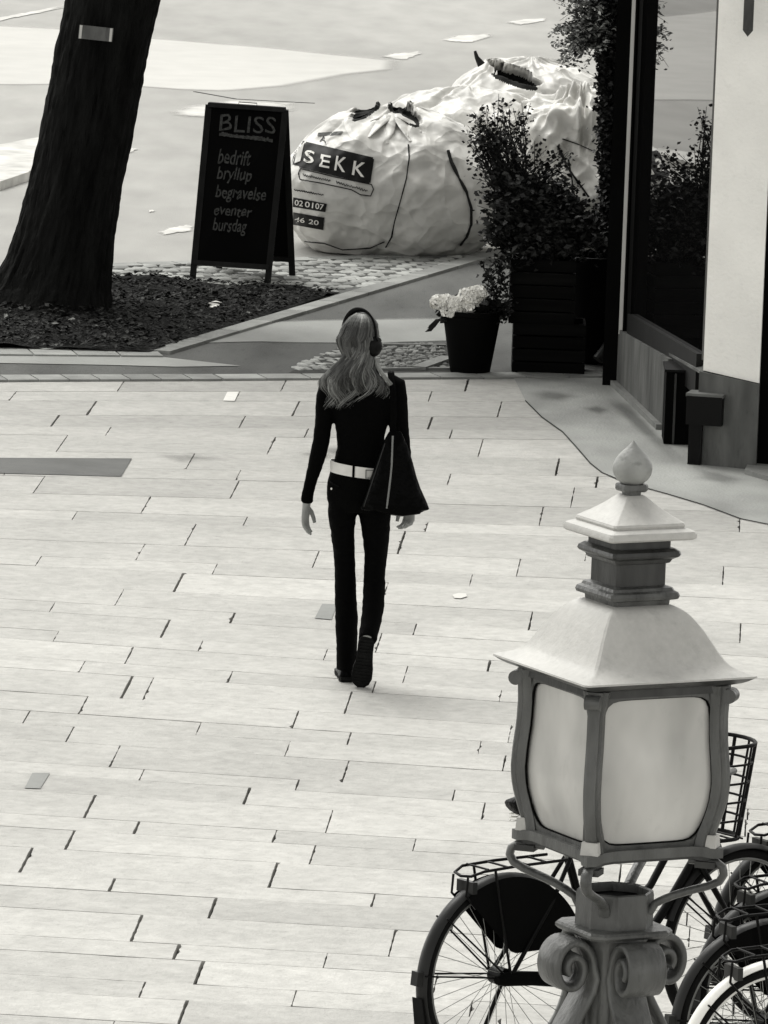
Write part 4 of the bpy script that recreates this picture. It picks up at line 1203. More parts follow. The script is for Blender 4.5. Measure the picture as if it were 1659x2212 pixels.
# frames and panes
def facept(i, s_, z, off):
    a, b = dz_(AZ[i]), dz_(AZ[(i + 1) % 4]); r_ = prr(z) - .012
    p = a * r_; q = b * r_
    nrm_ = (a + b).normalized()
    return p.lerp(q, (s_ + 1) / 2) + nrm_ * off + Vector((0, 0, z + ZE))
for i in range(4):
    half = .16
    N = 72; outer = []; inner = []
    zt, zb2 = -.050, -.374
    for k in range(N):
        a = 2 * math.pi * k / N + .01
        cx, cy = math.cos(a), math.sin(a)
        m_ = max(abs(cx), abs(cy)); ox, oy = cx / m_, cy / m_
        e = (abs(cx) ** 8 + abs(cy) ** 8) ** (1 / 8); ix, iy = cx / e * .86, cy / e
        zo = (-.030 + -.392) / 2 + oy * (.392 - .030) / 2
        zi = (zt + zb2) / 2 + iy * (zt - zb2) / 2
        outer.append((ox * .97, zo)); inner.append((ix, zi))
    rings = [[facept(i, s_, z, -.004) for s_, z in outer], [facept(i, s_, z, -.002) for s_, z in outer], [facept(i, s_, z, -.002) for s_, z in inner], [facept(i, s_ * .985, z * .997, -.012) for s_, z in inner]]
    mb = MB(); mb.loft(rings, cap=False); fr_ = mb.build('pane_frame', M_['lampmetal'], lamp, smooth=35)
    mb = MB(); mb.tube([facept(i, s_ * .985, z * .998, -.0085) for s_, z in inner], .0028, 6, closed=True); mb.build('seal', M_['blackmatt'], fr_, smooth=60)
    mb = MB(); nx, ny = 10, 16; vs = []
    for off in (-.016, -.020):
        for j in range(ny + 1):
            for k in range(nx + 1):
                s_ = -.93 + 1.86 * k / nx; z = -.035 - .352 * j / ny
                vs.append(facept(i, s_, z, off + .006 * (1 - s_ * s_)))
    M1 = (nx + 1) * (ny + 1)
    fs = [(j * (nx + 1) + k, (j + 1) * (nx + 1) + k, (j + 1) * (nx + 1) + k + 1, j * (nx + 1) + k + 1) for j in range(ny) for k in range(nx)]
    fs += [tuple(M1 + v for v in reversed(f)) for f in fs]
    mb.add(vs, fs); mb.build('pane', M_['glass'], fr_, smooth=60)
# base plate with slightly dipped sides
def plate(name, Rr, z0, z1, m, wave=.012, n=14):
    rings = []
    for z in (z0, z1):
        ring = []
        for i in range(4):
            a, b = dz_(AZ[i]), dz_(AZ[(i + 1) % 4])
            for k in range(n):
                t_ = k / n
                p = (a * Rr).lerp(b * Rr, t_); nn = (a + b).normalized()
                e = min(t_, 1 - t_)
                ring.append(p - nn * (wave * min(1, max(0, (e - .07) / .08))) + Vector((0, 0, z + ZE + (.006 * min(1, max(0, (e - .07) / .1)) ))))
        rings.append(ring)
    mb = MB(); mb.loft(rings); return mb.build(name, m, lamp, smooth=30)
plate('base_plate', .240, -.388, -.410, M_['lampmetal'])
plate('base_plate', .222, -.4085, -.418, M_['lampdark'])
for a in AZ:
    d = dz_(a); t = Vector((-d.y, d.x, 0))
    P_ = [(.165, -.420), (.20, -.419), (.226, -.421), (.240, -.430), (.243, -.446), (.234, -.462), (.210, -.474), (.175, -.486), (.14, -.499), (.112, -.512), (.092, -.524), (.080, -.545)]
    Q = []
    for k in range(len(P_) - 1):
        for j in range(3):
            u = j / 3
            Q.append(tuple(P_[k][m_] * (1 - u) + P_[k + 1][m_] * u for m_ in (0, 1)))
    Q.append(P_[-1])
    pts_ = [d * r_ + Vector((0, 0, z + ZE)) for r_, z in Q]
    mb = MB(); mb.tube(pts_, [(.013, .009)] * len(pts_), 10, flat=tuple(d)); st_ = mb.build('scroll_bracket', M_['lampmetal'], lamp, smooth=60)
    mb = MB(); mb.box(d * .205 + Vector((0, 0, ZE - .425)), (.045, .045, .014), rot=Matrix.Rotation(a, 3, 'Z')); mb.build('bolt_pad', M_['lampdark'], st_, smooth=0)
mb = MB(); mb.loft([sq(r_, z, .27) for r_, z in ((.104, -.500), (.108, -.503), (.110, -.512), (.110, -.580), (.100, -.582))], cap=False)
mb.loft([sq(r_, z, .27) for r_, z in ((.104, -.500), (.098, -.503), (.094, -.58))], cap=False)
colr = mb.build('neck_collar', M_['lampmetal'], lamp, smooth=30)
mb = MB(); mb.loft([sq(.097, -.52, .27), sq(.097, -.525, .27)]); mb.build('dark_well', M_['blackmatt'], colr, smooth=0)
sqloft('ledge', [(.10, -.578), (.140, -.579), (.146, -.584), (.146, -.590), (.138, -.596), (.09, -.600)], M_['lampmetal'], .12)
# column, fluted
mb = MB(); rings = []
for z, r_ in ((-.598, .078), (-.605, .080), (-.612, .074), (-.63, .067), (-.75, .066), (-1.0, .070), (-1.35, .078), (-1.42, .10), (-1.5, .14), (-1.6, .15), (-1.75, .13), (-2.0, .12), (-2.8, .13), (-2.85, .18), (-ZE + .12, .20), (-ZE, .22)):
    fl_ = .06 if -1.4 < z < -.615 else 0
    rings.append([Vector((math.cos(2 * math.pi * k / 96) * r_ * (1 - fl_ * (0.5 + .5 * math.cos(k * 2 * math.pi / 96 * 12)) ** 3), math.sin(2 * math.pi * k / 96) * r_ * (1 - fl_ * (0.5 + .5 * math.cos(k * 2 * math.pi / 96 * 12)) ** 3), z + ZE)) for k in range(96)])
mb.loft(rings); mb.build('column', M_['lampmetal'], lamp, smooth=50)
for k4 in range(4):
    a = R(27.8 + 90 * k4); d = dz_(a); t = Vector((-d.y, d.x, 0))
    cr, cz = .118, -.665
    path = [(.215, -1.15), (.20, -1.02), (.170, -.93), (.140, -.86), (.112, -.80), (.086, -.755), (.066, -.72), (.058, -.69)]
    n_ = 56
    for k in range(n_):
        u = k / (n_ - 1); ang = math.pi - u * 2 * math.pi * 1.62
        rr1 = .060 * (1 - u) + .013 * u
        path.append((cr + rr1 * math.cos(ang) * .86, cz + rr1 * math.sin(ang) * 1.10))
    rings = []
    for k, (r_, z) in enumerate(path):
        p0_ = path[max(0, k - 1)]; p1_ = path[min(len(path) - 1, k + 1)]
        tx, tz = p1_[0] - p0_[0], p1_[1] - p0_[1]; L_n = math.hypot(tx, tz); nx_, nz_ = -tz / L_n, tx / L_n
        th_ = .0075; hw = .046
        def V(rr_x, zz_, s_): return d * rr_x + t * s_ + Vector((0, 0, zz_ + ZE))
        e_ = .004
        rings.append([V(r_ + nx_ * th_, z + nz_ * th_, -hw + e_), V(r_ + nx_ * (th_ + .0015), z + nz_ * (th_ + .0015), 0), V(r_ + nx_ * th_, z + nz_ * th_, hw - e_), V(r_ + nx_ * (th_ - e_), z + nz_ * (th_ - e_), hw),
                      V(r_ - nx_ * (th_ - e_), z - nz_ * (th_ - e_), hw), V(r_ - nx_ * th_, z - nz_ * th_, hw - e_), V(r_ - nx_ * th_, z - nz_ * th_, -hw + e_), V(r_ - nx_ * (th_ - e_), z - nz_ * (th_ - e_), -hw), V(r_ + nx_ * (th_ - e_), z + nz_ * (th_ - e_), -hw)])
    mb = MB(); mb.loft(rings); mb.build('volute', M_['lampmetal'], lamp, smooth=50)

# ------------------------------------------------------------------ bicycles
def ringpts(c, r, n=48, a0=0, a1=2 * math.pi, y=0):
    return [Vector((c[0] + r * math.cos(a0 + (a1 - a0) * k / n), y, c[1] + r * math.sin(a0 + (a1 - a0) * k / n))) for k in range(n + (0 if a1 - a0 > 6.28 else 1))]
def make_bike(label, frame_m='black', fend_m='fender', basket=True, skirt=True, rimm='rim', fendw=.03):
    root = empty('bicycle'); tag(root, label, 'bicycle', 'bicycles parked beside the lamp')
    WR = .345
    for hx in (0.0, 1.10):
        mb = MB(); mb.tube(ringpts((hx, WR), .313, 56), [(.009, .012)] * 56, 8, closed=True, flat=(0, 1, 0)); wh = mb.build('wheel', M_[rimm], root, smooth=60)
        mb = MB(); mb.tube(ringpts((hx, WR), .331, 64), .0185, 10, closed=True); mb.build('tyre', M_['tyre'], wh, smooth=60)
        mb = MB()
        for k in range(36):
            a = 2 * math.pi * k / 36; b = a + (.35 if k % 2 else -.35); sy = .03 if (k // 2) % 2 else -.03
            mb.tube([(hx + .022 * math.cos(b), sy, WR + .022 * math.sin(b)), (hx + .308 * math.cos(a), 0, WR + .308 * math.sin(a))], .0013, 4)
        mb.build('spokes', M_['spoke'], wh, smooth=60)
        mb = MB(); mb.tube([(hx, -.05, WR), (hx, -.034, WR), (hx, -.033, WR), (hx, .033, WR), (hx, .034, WR), (hx, .05, WR)], [.008, .010, .032 if hx == 0 else .024, .032 if hx == 0 else .024, .010, .008], 16); mb.build('hub', M_['black'], wh, smooth=40)
    def fender(hx, a0, a1, name):
        n = 34; rings = []
        for k in range(n + 1):
            a = a0 + (a1 - a0) * k / n; ring = []
            for j in range(7):
                u = (j / 6 - .5) * 2
                rr2 = .368 - .014 * u * u
                ring.append(Vector((hx + rr2 * math.cos(a), u * fendw, WR + rr2 * math.sin(a))))
            for j in range(6, -1, -1):
                u = (j / 6 - .5) * 2
                rr2 = .3655 - .014 * u * u
                ring.append(Vector((hx + rr2 * math.cos(a), u * fendw * .97, WR + rr2 * math.sin(a))))
            rings.append(ring)
        mb = MB(); mb.loft(rings); fo = mb.build(name, M_[fend_m], root, smooth=50)
        mb = MB()
        for s_ in (-1, 1):
            for aa in ((a1 - .55, a1 - 1.15) if hx == 0 else (a0 + .3, a1 - .3)):
                mb.tube([(hx, s_ * .045, WR), (hx + .362 * math.cos(aa), s_ * .028, WR + .362 * math.sin(aa))], .0035, 6)
        mb.build('mudguard_stay', M_['black'], fo, smooth=60)
        return fo
    f0 = fender(0, R(55), R(205), 'rear_mudguard')
    mb = MB(); mb.box((-.372, 0, WR + .03), (.03, .035, .05), rot=Matrix.Rotation(.1, 3, 'Y')); mb.build('tail_light', M_['lens'], f0, smooth=0)
    mb = MB(); mb.add([Vector(v) for v in ((-.372, -.026, WR - .04), (-.372, .026, WR - .04), (-.352, .03, WR - .16), (-.352, -.03, WR - .16), (-.368, -.026, WR - .04), (-.368, .026, WR - .04), (-.348, .03, WR - .16), (-.348, -.03, WR - .16))], [(0, 1, 2, 3), (7, 6, 5, 4), (0, 4, 5, 1), (1, 5, 6, 2), (2, 6, 7, 3), (3, 7, 4, 0)]); mb.build('mud_flap', M_['tyre'], f0, smooth=0)
    fender(1.10, R(20), R(160), 'front_mudguard')
    fm = M_[frame_m]
    BB = Vector((.46, 0, .29)); SC = Vector((.29, 0, .74)); HB = Vector((.885, 0, .66)); HT = Vector((.835, 0, .86))
    mb = MB()
    mb.tube([BB, SC], .0155, 12); mb.tube([HB, HT], .019, 12)
    mb.tube([BB, BB + Vector((.14, 0, .05)), HB.lerp(BB, .35) + Vector((.02, 0, -.02)), HB + Vector((0, 0, .02))], .017, 12)
    mb.tube([SC.lerp(BB, .45), Vector((.52, 0, .48)), Vector((.68, 0, .60)), HT - Vector((.005, 0, .04))], .014, 12)
    for s_ in (-1, 1):
        mb.tube([(0, s_ * .055, WR), (.30, s_ * .04, .31), (BB.x, s_ * .02, BB.z)], .010, 8)
        mb.tube([(0, s_ * .055, WR), (.2, s_ * .035, .60), (SC.x, s_ * .015, SC.z)], .008, 8)
    mb.tube([BB - Vector((0, .035, 0)), BB + Vector((0, .035, 0))], .021, 14)
    mb.build('frame', fm, root, smooth=50)
    mb = MB()
    for s_ in (-1, 1): mb.tube([HB + Vector((0, s_ * .01, .02)), HB + Vector((.012, s_ * .045, -.03)), (1.02, s_ * .05, .46), (1.10, s_ * .05, WR)], [.013, .012, .010, .008], 8)
    mb.build('fork', fm, root, smooth=50)
    mb = MB(); mb.tube([HT, HT + Vector((-.03, 0, .13))], .012, 10)
    arc = [(-.26, .66, 1.02), (-.27, .74, 1.03), (-.24, .84, 1.04), (-.12, .885, 1.02), (0, .83, .99), (.12, .885, 1.02), (.24, .84, 1.04), (.27, .74, 1.03), (.26, .66, 1.02)]
    mb.tube([Vector((x, y, z)) for y, x, z in arc], .011, 10); hbo = mb.build('handlebar', M_['rim'] if frame_m == 'black' else M_['silver'], root, smooth=60)
    for s_ in (-1, 1):
        mb = MB(); mb.tube([(.65, s_ * .26, 1.018), (.75, s_ * .272, 1.03)], .016, 12); mb.build('grip', M_['tyre'], hbo, smooth=50)
    mb = MB(); mb.tube([SC, SC + Vector((-.055, 0, .15))], .012, 10); sp_ = mb.build('seat_post', M_['spoke'], root, smooth=50)
    rings = []
    for x, hw, z, th_ in ((.055, .05, .955, .02), (.07, .095, .965, .05), (.10, .105, .970, .06), (.16, .085, .965, .055), (.22, .05, .955, .045), (.28, .028, .952, .035), (.31, .018, .95, .025)):
        rings.append([Vector((x, hw * math.cos(2 * math.pi * k / 16), z - th_ / 2 + th_ / 2 * math.sin(2 * math.pi * k / 16) * (1 if math.sin(2 * math.pi * k / 16) > 0 else 1.3))) for k in range(16)])
    mb = MB(); mb.loft(rings); sa = mb.build('saddle', M_['leather'], root, smooth=60)
    for s_ in (-1, 1):
        mb = MB(); P_ = [Vector((.09 + .018 * math.cos(k * .9), s_ * .06 + .018 * math.sin(k * .9), .875 + .0017 * k)) for k in range(32)]
        mb.tube(P_, .003, 5); mb.build('spring', M_['metal'], sa, smooth=60)
    mb = MB()
    zc = .745
    mb.tube([(.24, -.055, zc), (.0, -.06, zc), (-.14, -.06, zc - .005), (-.185, -.045, zc - .02), (-.195, 0, zc - .025), (-.185, .045, zc - .02), (-.14, .06, zc - .005), (0, .06, zc), (.24, .055, zc)], .0055, 8)
    for x in (-.12, -.03, .06, .15): mb.tube([(x, -.06, zc), (x, .06, zc)], .004, 6)
    for s_ in (-1, 1):
        mb.tube([(0, s_ * .06, WR + .01), (-.06, s_ * .06, .6), (-.09, s_ * .06, zc)], .005, 6)
        mb.tube([(-.195, s_ * .04, zc - .025), (-.20, s_ * .04, zc - .09), (-.15, s_ * .035, zc - .14)], .0045, 6)
    ca = mb.build('carrier', M_['black'], root, smooth=60)
    mb = MB(); mb.box((-.165, 0, zc - .065), (.02, .09, .042)); mb.build('reflector', M_['lens'], ca, smooth=0)
    if skirt:
        for s_ in (-1, 1):
            n = 26; P_ = []
            for k in range(n + 1):
                a = R(28) + (R(122) - R(28)) * k / n; P_.append(Vector((.358 * math.cos(a), s_ * .038, WR + .358 * math.sin(a))))
            Q_ = []
            for k in range(n + 1):
                u = k / n; b = (Vector((.27, 0, .50)).lerp(Vector((.19, 0, .43)), u / .3) if u < .3 else (Vector((.19, 0, .43)).lerp(Vector((.02, 0, .43)), (u - .3) / .3) if u < .6 else Vector((.02, 0, .43)).lerp(Vector((-.18, 0, .63)), (u - .6) / .4))); b.y = s_ * .04; Q_.append(b)
            vs = P_ + Q_ + [p + Vector((0, s_ * .003, 0)) for p in P_ + Q_]; m1 = n + 1
            fs = [(k, k + 1, m1 + k + 1, m1 + k) for k in range(n)] + [(2 * m1 + k + 1, 2 * m1 + k, 3 * m1 + k, 3 * m1 + k + 1) for k in range(n)] + [(0, m1, 3 * m1, 2 * m1), (n, 2 * m1 + n, 3 * m1 + n, m1 + n)]
            mb = MB(); mb.add(vs, fs); mb.build('coat_guard', M_['blackmatt'], root, smooth=0)
    mb = MB()
    rings = []
    for x, z, h_ in ((-.06, WR, .03), (-.02, WR, .05), (.1, .335, .05), (.3, .31, .062), (.42, .295, .10), (.50, .29, .11), (.56, .29, .07), (.58, .29, .02)):
        rings.append([Vector((x, -.055 + .016 * math.cos(2 * math.pi * k / 12), z + h_ / 2 * math.sin(2 * math.pi * k / 12))) for k in range(12)])
    mb.loft(rings); mb.build('chain_case', M_['blackmatt'], root, smooth=60)
    mb = MB(); mb.tube([BB - Vector((0, .085, 0)), BB + Vector((0, .085, 0))], .008, 10)
    for s_ in (-1, 1): mb.bar(BB + Vector((0, s_ * .08, 0)), BB + Vector((s_ * .12, s_ * .085, s_ * -.11)), .022, .010, up=(0, 1, 0))
    cr_ = mb.build('crank', M_['spoke'], root, smooth=30)
    for s_ in (-1, 1):
        mb = MB(); mb.box(BB + Vector((s_ * .12, s_ * .13, s_ * -.11)), (.08, .085, .022)); mb.build('pedal', M_['tyre'], cr_, smooth=0)
    mb = MB(); mb.tube([(.05, .05, .30), (.02, .16, .01)], .008, 8); mb.build('kickstand', M_['black'], root, smooth=50)
    if basket:
        mb = MB(); bm_ = mb
        def outline(x0, x1, hw, z):
            P_ = [Vector((x0, -hw, z)), Vector((x0 + (x1 - x0) * .55, -hw, z))]
            for k in range(1, 12):
                a = -math.pi / 2 + math.pi * k / 12; P_.append(Vector((x0 + (x1 - x0) * .55 + (x1 - x0) * .45 * math.cos(a), hw * math.sin(a), z)))
            P_ += [Vector((x0 + (x1 - x0) * .55, hw, z)), Vector((x0, hw, z))]
            return P_
        lv = []
        for k in range(6):
            u = k / 5; P_ = outline(.83 - .00 * u, 1.04 + .05 * u, .12 + .03 * u, .76 + .34 * u); lv.append(P_)
            bm_.tube(P_, .0075 if k in (0, 5) else .0045, 6, closed=True)
        for i in range(0, len(lv[0])):
            if i % 2 == 0: bm_.tube([lv[0][i], lv[5][i]], .0045 if i % 4 else .007, 6)
        for k in range(5): bm_.tube([Vector((.84 + .04 * k, -.12, .76)), Vector((.84 + .04 * k, .12, .76))], .004, 5)
        ba = bm_.build('basket', M_['black'], root, smooth=60)
    mb = MB(); mb.tube([(.90, 0, .70), (.96, 0, .70), (.985, 0, .70)], [.02, .035, .034], 16); mb.build('headlamp', M_['rim'], root, smooth=40)
    return root
def place(b, px, py, heading):
    g = gp(px, py, .345); b.location = (g.x, g.y, 0); b.rotation_euler = (0, 0, R(heading))
bk = make_bike('black upright bicycle with wire front basket and full black coat guard, nearest the walkway')
place(bk, 1080, 2108, 39)
b2 = copy_tree(bk); b2['label'] = 'black bicycle whose rear carrier and reflector show just right of the lamp scroll brackets'; place(b2, 1690, 2138, 29)
b3 = copy_tree(bk); b3['label'] = 'black bicycle farthest right, only its rear wheel arch seen below the wire basket'; place(b3, 1716, 2014, 33)
b4 = copy_tree(bk); b4['label'] = 'black bicycle with dark broad mudguard between the reflector and the silver wheel'; place(b4, 1655, 2212, 26)
b5 = make_bike('silver bicycle with white mudguards at the lower right corner of the photo', 'silver', 'silver', True, False, 'silver')
place(b5, 1668, 2306, 28)

# ------------------------------------------------------------------ walking woman
wo = empty('person', gp(770, 1478)); tag(wo, 'slim person walking away in black top and trousers, white belt and long wavy hair', 'person')
def T(pts, mb, n=20):
    mb.tube([Vector(p[:3]) for p in pts], [p[3] if hasattr(p[3], '__len__') else (p[3], p[3]) for p in pts], n, flat=(0, 1, 0))
def remesh(mb, name, m, parent, vox, it=6, sm=.5, noise_amp=0.0, nsc=20):
    o = mb.build(name, m, None, smooth=0)
    md = o.modifiers.new('r', 'REMESH'); md.mode = 'VOXEL'; md.voxel_size = vox
    s2 = o.modifiers.new('s', 'SMOOTH'); s2.factor = sm; s2.iterations = it
    bpy.context.view_layer.update()
    me = bpy.data.meshes.new_from_object(o.evaluated_get(bpy.context.evaluated_depsgraph_get()))
    o.modifiers.clear(); old = o.data; o.data = me; bpy.data.meshes.remove(old); me.name = name
    if noise_amp:
        ns = [v.normal.copy() for v in me.vertices]
        for v, n_ in zip(me.vertices, ns):
            p = v.co
            v.co = p + n_ * noise_amp * ((1 - abs(noise.noise(Vector((p.x * nsc, p.y * nsc, p.z * nsc * 1.6)))) * 2) + .5 * noise.noise(p * nsc * 2.1))
    me.shade_smooth(); o.parent = parent
    return o
hx, hy = -.036, .01
YAW = R(-42)                                  # head turned to the right
RH = Matrix.Rotation(YAW, 3, 'Z')
LARM = [(-.13, 0, 1.385, .045), (-.175, 0, 1.365, .047), (-.187, 0, 1.30, .042), (-.190, -.005, 1.20, .038), (-.198, -.01, 1.11, .037), (-.207, -.005, 1.06, .037), (-.224, .01, .98, .031), (-.240, .02, .92, .027), (-.252, .025, .86, .0255), (-.255, .03, .822, .027)]
RARM = [(.09, 0, 1.385, .045), (.130, 0, 1.372, .047), (.142, 0, 1.31, .042), (.147, 0, 1.21, .044), (.160, .005, 1.13, .041), (.172, .01, 1.07, .037), (.190, .03, .98, .031), (.202, .04, .90, .028), (.208, .045, .83, .027)]
TORSO = [(-.02, 0, .995, (.122, .088)), (-.02, 0, 1.03, (.114, .084)), (-.021, 0, 1.09, (.103, .080)), (-.021, 0, 1.15, (.109, .084)), (-.022, 0, 1.22, (.125, .092)), (-.022, 0, 1.30, (.146, .096)), (-.023, 0, 1.36, (.140, .088)), (-.026, 0, 1.40, (.095, .068)), (-.03, .005, 1.43, (.055, .055))]
HIPS = [(-.02, 0, 1.005, (.122, .09)), (-.02, 0, .96, (.136, .105)), (-.020, 0, .90, (.146, .118)), (-.018, 0, .84, (.143, .112)), (-.017, 0, .80, (.12, .09))]
LLEG = [(-.088, 0, .86, (.065, .09)), (-.092, .01, .78, (.064, .086)), (-.087, .04, .68, (.052, .074)), (-.078, .06, .60, (.048, .066)), (-.070, .07, .51, (.0465, .058)), (-.065, .075, .41, (.048, .058)), (-.056, .08, .29, (.051, .058)), (-.050, .085, .15, (.046, .062)), (-.047, .09, .055, (.045, .075))]
RLEG = [(.045, 0, .86, (.07, .09)), (.056, .01, .79, (.072, .088)), (.064, .03, .69, (.062, .078)), (.067, .04, .60, (.052, .068)), (.064, .04, .52, (.048, .06)), (.065, .02, .45, (.049, .058)), (.064, -.04, .375, (.049, .056)), (.056, -.11, .305, (.046, .052)), (.046, -.165, .255, (.042, .050)), (.042, -.185, .235, (.041, .050))]
def shrink(P_, k): return [(p[0], p[1], p[2], (p[3][0] * k, p[3][1] * k) if hasattr(p[3], '__len__') else p[3] * k) for p in P_]
mb = MB()
T(shrink(LARM, .8), mb); T(shrink(RARM, .8), mb); T(shrink(TORSO, .86), mb, 28); T(shrink(HIPS, .86), mb, 28); T(shrink(LLEG, .8), mb); T(shrink(RLEG, .8), mb)
T([(-.03, .0, 1.38, .05), (-.033, .008, 1.44, .046), (-.035, .012, 1.50, .047), (-.036, .012, 1.54, .05)], mb)
HC = Vector((hx, hy, 1.578))
mb.ell(HC + Vector((0, 0, .01)), (.074, .090, .100), 24, 16, rot=RH)
mb.ell(HC + RH @ Vector((0, .032, -.055)), (.055, .055, .052), 20, 12, rot=RH)      # jaw
mb.ell(HC + RH @ Vector((0, .092, -.018)), (.012, .017, .022), 12, 8, rot=RH)       # nose
mb.ell(HC + RH @ Vector((0, .080, -.062)), (.024, .012, .009), 12, 8, rot=RH)       # lips
mb.ell(HC + RH @ Vector((0, .074, -.092)), (.018, .014, .013), 12, 8, rot=RH)       # chin
for s_ in (-1, 1):
    mb.ell(HC + RH @ Vector((s_ * .030, .080, .012)), (.016, .010, .006), 10, 6, rot=RH)  # brow
    mb.ell(HC + RH @ Vector((s_ * .076, -.005, -.012)), (.009, .018, .030), 12, 8, rot=RH)  # ear
def hand(mb, wst, f_, s_, n_, curl=(.25, .35, .3), open_=1.0, thumb_side=1):
    """f_ finger direction, s_ towards the index side, n_ palm normal"""
    f_, s_, n_ = Vector(f_).normalized(), Vector(s_).normalized(), Vector(n_).normalized()
    wst = Vector(wst)
    rings = []
    for d_, w_, t_ in ((-.02, .024, .019), (.0, .025, .018), (.025, .033, .017), (.055, .039, .015), (.082, .040, .012)):
        c = wst + f_ * d_
        rings.append([c + s_ * w_ * math.cos(2 * math.pi * k / 16) + n_ * t_ * math.sin(2 * math.pi * k / 16) for k in range(16)])
    mb.loft(rings)
    for i, (off, L) in enumerate(((.031, .070), (.0105, .078), (-.0105, .072), (-.030, .056))):
        p = wst + f_ * (.076 - abs(off) * .12) + s_ * off
        d = (f_ + s_ * off * 2.2 * open_).normalized(); P_ = [p]; ax = d
        ang = 0
        for ph, cu in zip((.45, .30, .25), curl):
            ang += cu * (1 + .12 * i)
            dd = d * math.cos(ang) + n_ * math.sin(ang)
            P_.append(P_[-1] + dd * L * ph)
        mb.tube(P_, [.0080, .0074, .0068, .0056], 12)
    p = wst + f_ * .022 + s_ * .024
    P_ = [p, p + s_ * .022 + f_ * .022 + n_ * .012, p + s_ * .030 + f_ * .050 + n_ * .022, p + s_ * .028 + f_ * .072 + n_ * .030]
    mb.tube(P_, [.013, .011, .0095, .0078], 12)
hand(mb, (-.255, .03, .815), (-.05, .03, -1), (.30, .95, .0), (.95, -.30, .05), curl=(.16, .28, .25))
hand(mb, (.208, .045, .835), (.05, .12, -1), (-.6, .8, 0), (-.8, -.6, 0), curl=(.35, .6, .5))
# feet
mb.ell((-.047, .15, .05), (.034, .11, .035), 16, 10); mb.ell((.03, -.125, .16), (.018, .018, .05), 16, 10, rot=Matrix.Rotation(R(25), 3, 'X'))
body = remesh(mb, 'body', M_['skin'], wo, .003, 2, .3)
mb = MB(); T(TORSO, mb, 32); T(LARM, mb, 24); T(RARM, mb, 24); remesh(mb, 'long_sleeved_top', M_['cloth'], wo, .006, 6, .5, .0022, 16)
mb = MB(); T(HIPS, mb, 32); T(LLEG, mb, 24); T(RLEG, mb, 24); tr_ = remesh(mb, 'trousers', M_['jeans'], wo, .006, 6, .5, .0022, 14)
mb = MB(); mb.ell((-.143, -.062, .902), (.006, .006, .006), 10, 8); mb.build('rivet', M_['metal'], tr_)
mb = MB(); mb.bar((-.155, -.055, .93), (-.11, -.10, .918), .010, .006); mb.build('pocket_edge', M_['blackmatt'], tr_, smooth=0)
# belt
def beltring(z0, z1, rx, ry, tilt, a0=0, a1=2 * math.pi, n=64, th_=.003):
    rings = []
    for k in range(n + 1):
        a = a0 + (a1 - a0) * k / n; c, s_ = math.cos(a), math.sin(a)
        x = -.02 + rx * c; y = ry * s_; dz2 = -tilt * (x + .02)
        rings.append([Vector((x, y, z0 + dz2)), Vector((x + c * th_, y + s_ * th_, z0 + dz2)), Vector((x + c * th_, y + s_ * th_, z1 + dz2)), Vector((x, y, z1 + dz2))])
    return rings
mb = MB(); mb.loft(beltring(.962, 1.012, .1325, .1045, .10)); be = mb.build('belt', M_['belt'], wo, smooth=50)
for x in (-.047, .065):
    a = -math.acos((x + .02) / .1345); 
    mb = MB(); c = Vector((x, .1075 * math.sin(a), .987 - (x + .02) * .1)); mb.box(c, (.011, .008, .066)); mb.build('belt_loop', M_['jeans'], be, smooth=0)
mb = MB(); cb_ = Vector((.037, -.109, .981))
for dx, dz3, wx, wz in ((0, .018, .056, .004), (0, -.018, .056, .004), (-.028, 0, .004, .040), (.028, 0, .004, .040), (.004, .002, .004, .03)): mb.box(cb_ + Vector((dx, 0, dz3)), (wx, .005, wz))
mb.build('buckle', M_['zip'], be, smooth=0)
# shoes
def shoe(M4, name='shoe'):
    rings = []
    for y, hw, top_ in ((-.010, .020, .05), (.0, .032, .075), (.03, .037, .085), (.08, .036, .085), (.13, .040, .065), (.18, .046, .05), (.22, .043, .042), (.25, .032, .034), (.268, .014, .022)):
        ring = []
        for k in range(16):
            a = 2 * math.pi * k / 16
            ring.append(M4 @ Vector((hw * math.cos(a) * (1 if math.sin(a) < .3 else .86), y, .021 + (top_ - .021) * max(0, math.sin(a)))))
        rings.append(ring)
    mb = MB(); mb.loft(rings); up_ = mb.build(name, M_['leather'], wo, smooth=60)
    mb = MB(); outl = [(-.014, .026), (.02, .036), (.07, .034), (.12, .036), (.17, .046), (.215, .047), (.25, .036), (.272, .012)]
    P_ = [(-w_, y) for y, w_ in outl] + [(w_, y) for y, w_ in reversed(outl)]
    vs = [M4 @ Vector((x, y, z)) for z in (0.0, .02) for x, y in P_]; n_ = len(P_)
    mb.add(vs, [tuple(range(n_)), tuple(range(2 * n_ - 1, n_ - 1, -1))] + [(i, n_ + i, n_ + (i + 1) % n_, (i + 1) % n_) for i in range(n_)])
    for y in [.0 + .018 * k for k in range(14)]:
        if .075 < y < .105: continue
        w_ = .030 if y < .1 else .038
        if y > .24: w_ = .024
        vs_ = [M4 @ Vector((x, yy, z)) for z in (-.004, .001) for x, yy in ((-w_, y), (w_, y), (w_, y + .008), (-w_, y + .008))]
        mb.add(vs_, [(3, 2, 1, 0), (4, 5, 6, 7), (0, 1, 5, 4), (1, 2, 6, 5), (2, 3, 7, 6), (3, 0, 4, 7)])
    mb.build('sole', M_['sole'], up_, smooth=0)
shoe(Matrix.Translation((-.046, .045, .004)) @ Matrix.Rotation(R(3), 4, 'Z'))
ph = R(-64)
toe = Vector((.020, -.085, .012))
Mr = Matrix.Translation(toe) @ Matrix.Rotation(R(5), 4, 'Y') @ Matrix.Rotation(ph, 4, 'X') @ Matrix.Translation((0, -.255, 0))
shoe(Mr)
